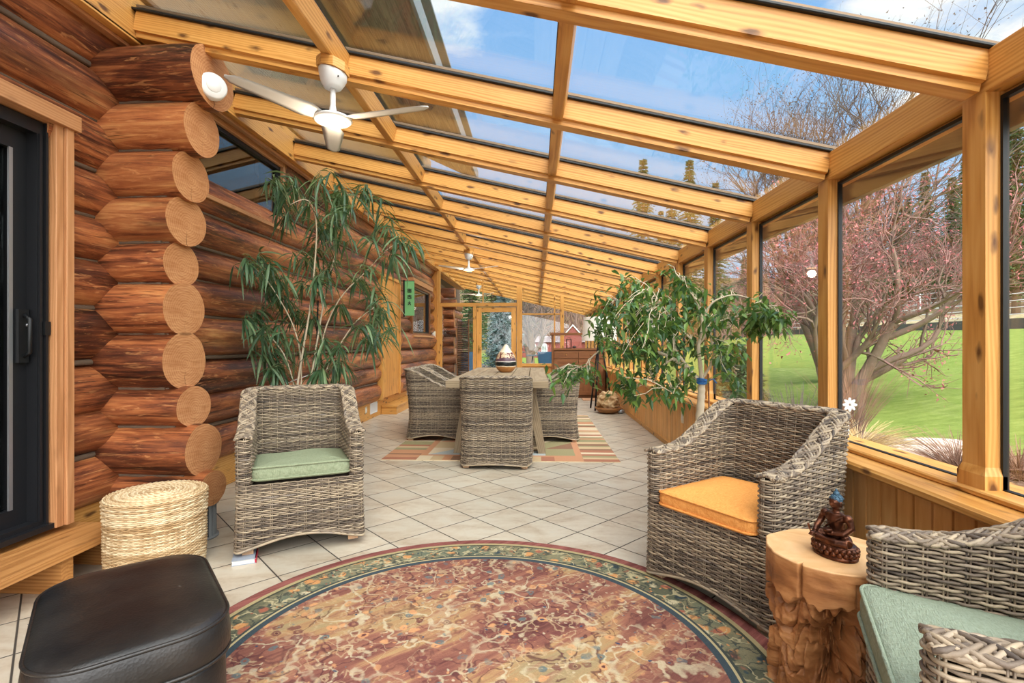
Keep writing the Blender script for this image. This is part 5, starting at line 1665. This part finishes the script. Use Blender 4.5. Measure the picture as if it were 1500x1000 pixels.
# hanging green banner with three dark characters
v = at(600, 437, Y=9.0)
hb_ = thing('hanging_banner', 'narrow green hanging banner with three dark characters beside the far window', 'banner', (v.x, 9.0, v.z))
MB().box((-.085, -.008, -.31), (.085, .008, .31)).build('cloth', plain('green_banner', (112, 176, 118), .7), hb_)
MB().box((-.115, -.012, -.33), (-.085, .012, .33)).build('dark_edge', M['gasket'], hb_)
MB().tube([(-.16, 0, .315), (.09, 0, .315)], .008, 8).build('rod', M['blackmetal'], hb_)
def glyph(b, cx, cz, strokes):
    for x0, z0, x1, z1 in strokes:
        b.tube([(cx + x0*.035, -.0095, cz + z0*.035), (cx + x1*.035, -.0095, cz + z1*.035)], .0065, 5)
for cz, st in ((.14, [(-1, .8, 1, .8), (-1, 0, 1, 0), (-1, -.8, 1, -.8), (0, 1, 0, -1), (-.8, .8, -.8, -.8), (.8, .8, .8, -.8)]),
               (.03, [(-1, .6, 1, .6), (0, 1, 0, 0), (-1, 0, 1, 0), (-.7, -.1, -.9, -1), (.7, -.1, .9, -1), (-.6, -.9, .6, -.9)]),
               (-.085, [(0, 1, -.1, 0), (-.8, .1, .8, .2), (0, 0, -.8, -1), (0, 0, .8, -1)])):
    b = MB(); glyph(b, 0, cz, st); b.build('character', M['gasket'], hb_)

# ---- cabinet, lantern, lamp, sculpture, mat at the far right
cb = thing('wooden_cabinet', 'dark brown wooden cabinet with an open shelf under its top, far right of the room', 'cabinet', (.92, 11.25, 0))
W2, D2 = .57, .22
slab('side_panel', (-W2, -D2, 0), (-W2+.035, D2, 1.37), M['brownwood'], cb, 'Z')
slab('side_panel', (W2-.035, -D2, 0), (W2, D2, 1.37), M['brownwood'], cb, 'Z')
slab('top', (-W2-.03, -D2-.03, 1.37), (W2+.03, D2+.02, 1.42), M['brownwood'], cb, 'X')
slab('shelf', (-W2+.035, -D2, 1.035), (W2-.035, D2, 1.08), M['brownwood'], cb, 'X')
slab('back_panel', (-W2+.035, D2-.02, .05), (W2-.035, D2, 1.035), M['brownwood'], cb, 'X')
slab('base', (-W2+.035, -D2+.02, 0), (W2-.035, D2-.02, .06), M['brownwood'], cb, 'X')
for x0, x1 in ((-W2+.04, -.005), (.005, W2-.04)):
    dr = slab('drawer', (x0, -D2-.018, .86), (x1, -D2, 1.02), M['brownwood'], cb, 'X')
    k = MB().ellipsoid((0, 0, 0), (.014, .014, .014), 10, 6).build('knob', M['brass'], dr); k.location = (0, -.018, 0)
    do = slab('door', (x0, -D2-.018, .07), (x1, -D2, .85), M['brownwood'], cb, 'Z')
    mm = do.matrix_basis.inverted()
    pv = MB()
    for lo, hi in (((x0+.0, -D2-.026, .07), (x0+.07, -D2-.018, .85)), ((x1-.07, -D2-.026, .07), (x1, -D2-.018, .85)), ((x0+.07, -D2-.026, .77), (x1-.07, -D2-.018, .85)), ((x0+.07, -D2-.026, .07), (x1-.07, -D2-.018, .15))): pv.box(lo, hi)
    pv.build('door_moulding', M['brownwood'], do, matrix=mm)
ln = thing('lantern', 'small black open lantern on the cabinet shelf', 'lantern', (.72, 11.15, 1.08))
b = MB()
for sx in (-1, 1):
    for sy in (-1, 1): b.tube([(sx*.05, sy*.05, .01), (sx*.05, sy*.05, .19)], .007, 6)
b.box((-.062, -.062, 0), (.062, .062, .014)).box((-.062, -.062, .185), (.062, .062, .20))
b.build('cage', M['gasket'], ln)
MB().tube([(-.03, 0, .2), (-.03, 0, .235), (.03, 0, .235), (.03, 0, .2)], .005, 6).build('handle', M['gasket'], ln)
tag(MB().ellipsoid((0, 0, .028), (.045, .03, .028), 14, 8).build('pebble', plain('dark_pebble', (70, 56, 50), .6), loc=(.84, 11.14, 1.08)), 'dark rounded pebble beside the lantern on the cabinet shelf', 'ornament')

lp = thing('floor_lamp', 'black tripod floor lamp with a wide white drum shade', 'floor lamp', (1.14, 9.15, 0))
for a in (R(245), R(5), R(125)):
    MB().tube([(.24*math.cos(a), .24*math.sin(a), .006), (.03*math.cos(a), .03*math.sin(a), 1.22)], [.016, .013], 10).build('leg', M['blackmetal'], lp)
MB().lathe([(.045, 1.19), (.05, 1.21), (.05, 1.23), (.012, 1.25), (.012, 1.45)], 20).build('stem', M['blackmetal'], lp)
def shade_mat():
    g = G('linen_shade', (240, 236, 226), .9, 0, .1)
    g.bump(g.noise(g.mp(g.co(), (200, 200, 60)), 1.0, 2), .001)
    return g.m
b = MB(); r0, r1 = .31, .285
b.lathe([(r0, 1.24), (r1, 1.66)], 48, cap0=False, cap1=False); b.lathe([(r1-.004, 1.66), (r0-.004, 1.24)], 48, cap0=False, cap1=False)
b.lathe([(r0-.004, 1.24), (r0, 1.24)], 48, cap0=False, cap1=False); b.lathe([(r1, 1.66), (r1-.004, 1.66)], 48, cap0=False, cap1=False)
sh = b.build('shade', shade_mat(), lp)
b = MB()
for a in (0, 2.1, 4.2): b.tube([(.012*math.cos(a), .012*math.sin(a), 1.44), (.287*math.cos(a), .287*math.sin(a), 1.63)], .003, 5)
b.build('spider', M['steel'], sh)

# carved root sculpture in a shallow wooden bowl
sc = thing('root_sculpture', 'weathered pale root lump in a shallow wooden bowl on the tiles by the floor lamp', 'sculpture', (1.235, 8.72, 0))
MB().lathe([(.10, 0), (.16, .02), (.215, .07), (.225, .10), (.21, .105), (.19, .07), (.10, .045)], 40).build('bowl', plain('brown_bowl', (150, 104, 62), .45), sc)
b = MB(); k, mm_ = 60, 40; L = []
for j in range(mm_):
    t = PI*(j + .5)/mm_; row = []
    for i in range(k):
        a = 2*PI*i/k
        d = Vector((math.sin(t)*math.cos(a), math.sin(t)*math.sin(a), -math.cos(t)))
        rg = 1 - abs(mnoise.noise(d*2.3 + Vector((3, 1, 7))))*1.4
        r = .2*(.72 + .38*rg + .12*mnoise.noise(d*6))
        row.append((d.x*r*.95, d.y*r*.95, .20 + d.z*r*.85))
    L.append(row)
b.loft(L)
g = G('weathered_root', (190, 160, 120), .8, 0, .2); o_ = g.co()
g.color(g.ramp(g.noise(o_, 9, 5, .6), [(.35, (128, 94, 62)), (.5, (184, 150, 108)), (.65, (214, 190, 152))])); g.bump(g.noise(o_, 30, 4), .006)
b.build('root', g.m, sc)
tag(MB().lathe([(.03, 0), (.05, .012), (.062, .04), (.055, .065), (.04, .07), (.035, .06), (.02, .03)], 24).build('small_bowl', M['steel'], loc=(1.44, 8.66, 0)), 'small silvery bowl on the tiles beside the root sculpture', 'bowl')
tag(slab('door_mat', (.98, 10.55, 0), (1.45, 10.95, .012), plain('tan_mat', (186, 142, 108), .95, bump=(120, .004))), 'small tan mat on the tiles in front of the cabinet', 'mat')

# ---- furniture on the porch beyond the partition
M['bluecloth'] = plain('blue_sling_cloth', (78, 126, 170), .8)
M['greymetal'] = plain('grey_powder_coat', (110, 116, 122), .4, .5)
def patio_chair(loc, rz, label):
    t = thing('patio_chair', label, 'chair', loc, rz, 'blue patio chairs')
    for sx in (-.25, .25):
        MB().tube([(sx, -.25, 0), (sx, -.24, .42), (sx, .2, .40), (sx, .32, .95)], .013, 8).build('side_rail', M['greymetal'], t)
        MB().tube([(sx, .30, 0), (sx, .18, .41)], .013, 8).build('leg', M['greymetal'], t)
    MB().box((-.24, -.24, .41), (.24, .2, .418)).build('seat', M['bluecloth'], t)
    m, L_ = frame((0, .2, .42), (0, .32, .95), (0, -1, .2))
    MB().extrude(cham(.48, .008, .002), L_).build('backrest', M['bluecloth'], t, matrix=m)
    return t
patio_chair((-1.95, 14.3, 0), R(200), 'blue cloth patio chair seen through the sidelight left of the wooden door')
patio_chair((.42, 14.6, 0), R(150), 'blue cloth patio chair seen past the cabinet through the partition')
ts = thing('dark_screen', 'tall dark brown woven screen seen through the sidelight in front of the far log ends', 'screen', (-2.02, 13.9, 0))
b = MB()
for i in range(34): z = .06 + i*.052; b.tube([(-.15, .012*(-1)**i, z), (0, -.012*(-1)**i, z), (.15, .012*(-1)**i, z)], .024, 6)
b.build('weave', plain('dark_weave', (58, 40, 34), .7), ts)
for sx in (-.16, .16): MB().box((sx-.015, -.02, 0), (sx+.015, .02, 1.86)).build('post', M['brownwood'], ts)
pt = thing('picnic_table', 'grey garden table on the lawn seen through the partition window', 'table', (.25, 24, -.12))
slab('top', (-.7, -.4, .70), (.5, .4, .75), M['greymetal'], pt, 'X')
for x in (-.5, .3): MB().tube([(x, -.3, 0), (x + .1, 0, .70)], .03, 6).tube([(x, .3, 0), (x + .1, 0, .70)], .03, 6).build('leg', M['greymetal'], pt)
tag(slab('blue_cover', (.5, 31, -.2), (2.6, 33, .55), plain('blue_tarp', (92, 124, 156), .6), None, 'X'), 'blue covered box on the lawn in front of the red house', 'cover')

# ================================================================== PLANTS
def leaves(b, P, D, L, W, droop, fold=.25, nseg=4, seed=0):
    """Pointed leaves from base points P along D, sagging by droop."""
    r_ = np.random.default_rng(seed)
    P, D = np.array(P, float), np.array(D, float); N = len(P)
    D /= np.linalg.norm(D, axis=1, keepdims=True)
    L = np.broadcast_to(L, (N,)); W = np.broadcast_to(W, (N,)); droop = np.broadcast_to(droop, (N,))
    S = np.cross(D, np.array([0, 0, 1.]) + r_.normal(0, .35, (N, 3))); S /= np.linalg.norm(S, axis=1, keepdims=True) + 1e-9
    U = np.cross(S, D)
    shape = [.12, .75, 1.0, .72, .03] if nseg == 4 else [.1, 1.0, .7, .03]
    rows = []
    for i, wv in enumerate(shape):
        t = i/(len(shape)-1)
        c = P + D*(L*t)[:, None]; c[:, 2] -= droop*L*t*t
        e = S*(W*wv/2)[:, None]; u = U*(W*wv*fold)[:, None]
        rows.append(np.stack([c - e + u, c, c + e + u], 1))
    V = np.stack(rows, 1).reshape(-1, 3)                     # N, rows, 3
    m = len(shape); q = []
    for i in range(m - 1):
        for j in range(2): q.append([i*3+j, i*3+j+1, (i+1)*3+j+1, (i+1)*3+j])
    F = (np.arange(N)[:, None, None]*(m*3) + np.array(q)[None]).reshape(-1, 4)
    b.add(V, F, 0, True)
def curve(p, q, bow, n=6, jit=0., r_=None):
    p, q = np.array(p, float), np.array(q, float)
    t = np.linspace(0, 1, n)[:, None]
    C = p + (q - p)*t; C[:, 2] += bow*np.sin(t[:, 0]*PI)
    if jit: C[1:-1] += r_.normal(0, jit, (n - 2, 3))
    return C

M['longleaf'] = leaf_mat('long_leaf_green', (44, 70, 50), (66, 96, 66), (116, 138, 98), .36, .22)
M['figleaf'] = leaf_mat('small_leaf_green', (38, 72, 42), (60, 98, 50), (112, 142, 66), .3, .25)
M['palebark'] = plain('pale_plant_bark', (206, 190, 164), .8, bump=(60, .002))
M['terracotta'] = plain('terracotta_pot', (150, 96, 66), .7)
M['soil'] = plain('potting_soil', (60, 46, 36), .95, bump=(40, .01))
def pot(t, r, h, mat):
    p = MB().lathe([(r*.72, 0), (r*.78, .01), (r*.97, h*.82), (r*1.05, h*.84), (r*1.05, h), (r*.95, h), (r*.93, h*.88)], 36, cap1=False).build('pot', mat, t)
    MB().lathe([(.01, h*.9), (r*.94, h*.88)], 36, cap1=False).build('soil', M['soil'], p)

r_ = np.random.default_rng(21)
YA = 4.15
bx, by = -1.905, YA
pa = thing('long_leaf_plant', 'tall potted plant with long drooping narrow leaves behind the green-cushioned armchair', 'plant', (bx, by, 0))
O_ = np.array([bx, by, 0])
pot(pa, .20, .36, M['terracotta'])
stems = MB()
def S3(px, py, dy=0.): return np.array(at(px, py, Y=YA + dy)) - O_
stem_lines = [[(431, 600), (436, 560), (446, 500), (455, 450), (462, 380), (466, 320), (452, 285), (425, 300)],
              [(447, 600), (455, 560), (464, 505), (472, 450), (486, 390), (500, 340), (515, 300), (540, 285)],
              [(440, 600), (442, 560), (440, 510), (428, 470), (405, 430), (380, 395)],
              [(452, 600), (462, 560), (474, 480), (500, 430), (535, 400), (570, 360), (590, 355)],
              [(436, 600), (430, 560), (418, 520), (395, 490), (365, 470)],
              [(456, 600), (470, 560), (488, 520), (520, 470), (548, 450)]]
sk = []
for i, ln_ in enumerate(stem_lines):
    dys = [.02*i - .05 + (.0, .0, .04, .1, .16, .2, .22, .24)[j]*(1 if i % 2 else -1) for j in range(len(ln_))]
    P = np.array([S3(px, py, d) for (px, py), d in zip(ln_, dys)])
    P = np.vstack([[P[0, 0]*.6, P[0, 1]*.6, .32], P])
    t = np.arange(len(P)); tt = np.linspace(0, len(P)-1, 30)
    Q = np.c_[[np.interp(tt, t, P[:, k]) for k in range(3)]].T
    for _ in range(4): Q[1:-1] = Q[:-2]*.25 + Q[1:-1]*.5 + Q[2:]*.25
    stems.tube(Q, np.linspace(.011 if i < 2 else .008, .0035, 30), 7, 0)
    sk.append(Q[6:])
SK = np.concatenate(sk)
cl = [(470,258),(430,262),(398,275),(388,290),(415,330),(500,285),(540,282),(548,300),(560,330),(588,352),(602,362),(575,380),(555,395),(530,360),(510,330),(480,320),(455,330),(440,295),(465,370),(490,390),(520,415),(545,430),(560,460),(578,485),(555,500),(568,450),(540,480),(470,410),(445,420),(410,265),(485,270),(520,300),
      (350,385),(375,378),(395,388),(335,402),(372,402),(362,425),(402,410),
      (350,468),(375,460),(355,490),(392,480),(370,510),(385,532),(402,548),(350,525),(335,528),(410,490),(430,460),(455,470),(480,500),(500,530),(480,545),(515,540),(500,510),(450,520),(420,440),(500,450),(476,350),(436,380)]
LP_, LD_ = [], []
for px, py in cl:
    for rep in range(2):
        c = S3(px + r_.normal(0, 6), py + r_.normal(0, 5) - 8, r_.normal(0, .2)); c[0] = max(c[0], -2.36 - bx)
        d2 = ((SK - c)**2).sum(1) + np.maximum(0, SK[:, 2] - c[2] + .05)*.5
        k = int(np.argmin(d2)); s0 = SK[k]
        tw = curve(s0, c, .05, 6, .004, r_)
        stems.tube(tw, np.linspace(.0028, .0014, 6), 4, 1, caps=False)
        out = c - s0; out[2] = 0; out /= np.linalg.norm(out) + 1e-6
        for j in range(11):
            a = r_.uniform(0, 2*PI)
            d = np.array([math.cos(a), math.sin(a), r_.uniform(-1.5, .55)]) + out*.35
            if c[0] + bx < -2.2: d[0] = abs(d[0])
            LP_.append(c + (s0 - c)*r_.uniform(-.05, .6)); LD_.append(d)
stems.build('stems', [M['palebark'], plain('green_twig', (112, 120, 80), .7)], pa)
n = len(LP_)
b = MB(); leaves(b, LP_, LD_, r_.uniform(.12, .22, n), r_.uniform(.016, .025, n), r_.uniform(.3, 1.0, n), .22, 4, 3)
b.build('foliage', M['longleaf'], pa)
MB().tube([S3(409, 567), S3(430, 557), S3(459, 547)], .003, 5).build('string', M['white'], pa)
MB().tube([(.03, .02, .3), S3(466, 440, .03)], .006, 6).build('stake', M['blackmetal'], pa)

# the small-leaved tree by the windows
YF = 3.6
fx_, fy_ = 1.18, YF
pf = thing('weeping_fig', 'small-leaved potted tree with pale twisting branches by the windows behind the orange-cushioned chair', 'plant', (fx_, fy_, 0))
O_ = np.array([fx_, fy_, 0])
pot(pf, .17, .30, M['terracotta'])
def yclip(px, Y): return min(Y, 1.50*740/(px - 785)) if px > 800 else Y
def F3(px, py, dy=0.): return np.array(at(px, py, Y=yclip(px, YF + dy))) - O_
wd = MB()
limbs = [([(1026, 655), (1024, 620), (1027, 585), (1028, 560)], .030, .024, 0, 0),
         ([(1028, 560), (1012, 545), (992, 528), (965, 515), (930, 508), (895, 502), (868, 520), (850, 545)], .017, .004, 0, .25),
         ([(1028, 560), (1026, 535), (1022, 505), (1030, 480), (1026, 450), (1010, 425), (990, 400)], .016, .004, 0, -.1),
         ([(1022, 505), (1036, 490), (1032, 460), (1045, 440), (1075, 430), (1110, 440)], .010, .003, 0, -.15),
         ([(1028, 555), (1042, 535), (1048, 515), (1038, 490), (1050, 470), (1085, 462), (1125, 455)], .011, .003, 0, -.2),
         ([(1010, 540), (990, 515), (985, 490), (960, 465), (930, 440), (905, 440)], .010, .003, 0, .15),
         ([(985, 525), (965, 540), (940, 560), (918, 575)], .007, .003, .02, .2),
         ([(1022, 505), (1000, 485), (975, 455), (955, 425)], .008, .003, 0, -.15),
         ([(1040, 530), (1060, 525), (1078, 540)], .006, .003, 0, 0),
         ([(1015, 545), (1000, 555), (985, 575)], .006, .003, 0, -.1)]
sk = []
for P, ra, rb_, d0, d1_ in limbs:
    P = np.array([F3(px, py, d0 + (d1_ - d0)*i/(len(P)-1)) for i, (px, py) in enumerate(P)])
    t = np.arange(len(P)); tt = np.linspace(0, len(P)-1, 28)
    Q = np.c_[[np.interp(tt, t, P[:, k]) for k in range(3)]].T
    K_ = np.array([.25, .5, .25])
    for _ in range(3): Q[1:-1] = Q[:-2]*.25 + Q[1:-1]*.5 + Q[2:]*.25
    wd.tube(Q, np.linspace(ra, rb_, 28)*(1 + .08*np.sin(np.arange(28)*1.7)), 9)
    sk.append(Q)
wd.tube([(0, 0, .26), F3(1026, 655)], [.038, .031], 10)
SK = np.concatenate(sk[1:])
blobs = [(985,400,20,15,4),(940,425,35,20,10),(905,450,30,20,10),(880,480,20,18,7),(920,490,45,30,18),(960,470,40,35,16),(1000,450,35,30,12),(1020,440,10,20,4),(1050,450,25,20,8),(1090,455,30,20,9),(1125,455,22,16,8),(1138,468,10,10,4),(1100,485,20,12,4),(970,520,40,30,14),(930,530,30,25,10),(1010,510,20,20,5),(1045,500,15,25,5),(1075,520,20,30,7),(1080,560,6,15,2),(840,535,28,18,6),(830,558,12,12,3),(868,545,15,10,3),(915,565,12,18,5),(930,575,10,10,3),(975,570,12,12,4),(985,585,8,8,2),(1000,560,15,20,4)]
LP_, LD_ = [], []
for cx, cy, rx, ry, nn in blobs:
    for _ in range(int(nn*1.25)):
        px, py = cx + r_.uniform(-1, 1)*rx, cy + r_.uniform(-1, 1)*ry
        c = F3(px, py, r_.normal(.05, .24))
        d2 = ((SK - c)**2).sum(1); s0 = SK[int(np.argmin(d2))]
        wd.tube(curve(s0, c, .04, 5, .01, r_), np.linspace(.003, .0014, 5), 4, caps=False)
        for j in range(12):
            t = r_.uniform(-.25, .55); p = c + (s0 - c)*t + r_.normal(0, .028, 3)
            LP_.append(p); LD_.append([r_.normal(), r_.normal(), r_.uniform(-1.6, .1)])
wd.build('branches', M['palebark'], pf)
n = len(LP_)
b = MB(); leaves(b, LP_, LD_, r_.uniform(.045, .075, n), r_.uniform(.024, .034, n), r_.uniform(.1, .4, n), .2, 3, 5)
b.build('foliage', M['figleaf'], pf)
bt = MB()
c0 = F3(1028, 558)
for i in range(5):
    a = np.linspace(0, 2*PI, 16, endpoint=False)
    bt.tube(np.c_[c0[0] + .032*np.cos(a), c0[1] + .032*np.sin(a), c0[2] - .012 + i*.006 + .006*np.sin(a + i)], .005, 5, 0, True)
bt.tube([c0 + np.array([.03, -.03, 0]), c0 + np.array([.06, -.05, .02]), c0 + np.array([.085, -.05, -.01])], .005, 5)
bt.build('tie', plain('blue_tie', (50, 110, 176), .5), pf)
MB().tube([(.05, .03, .28), c0 + np.array([.055, .03, .05])], .006, 6).build('stake', M['brownwood'], pf)
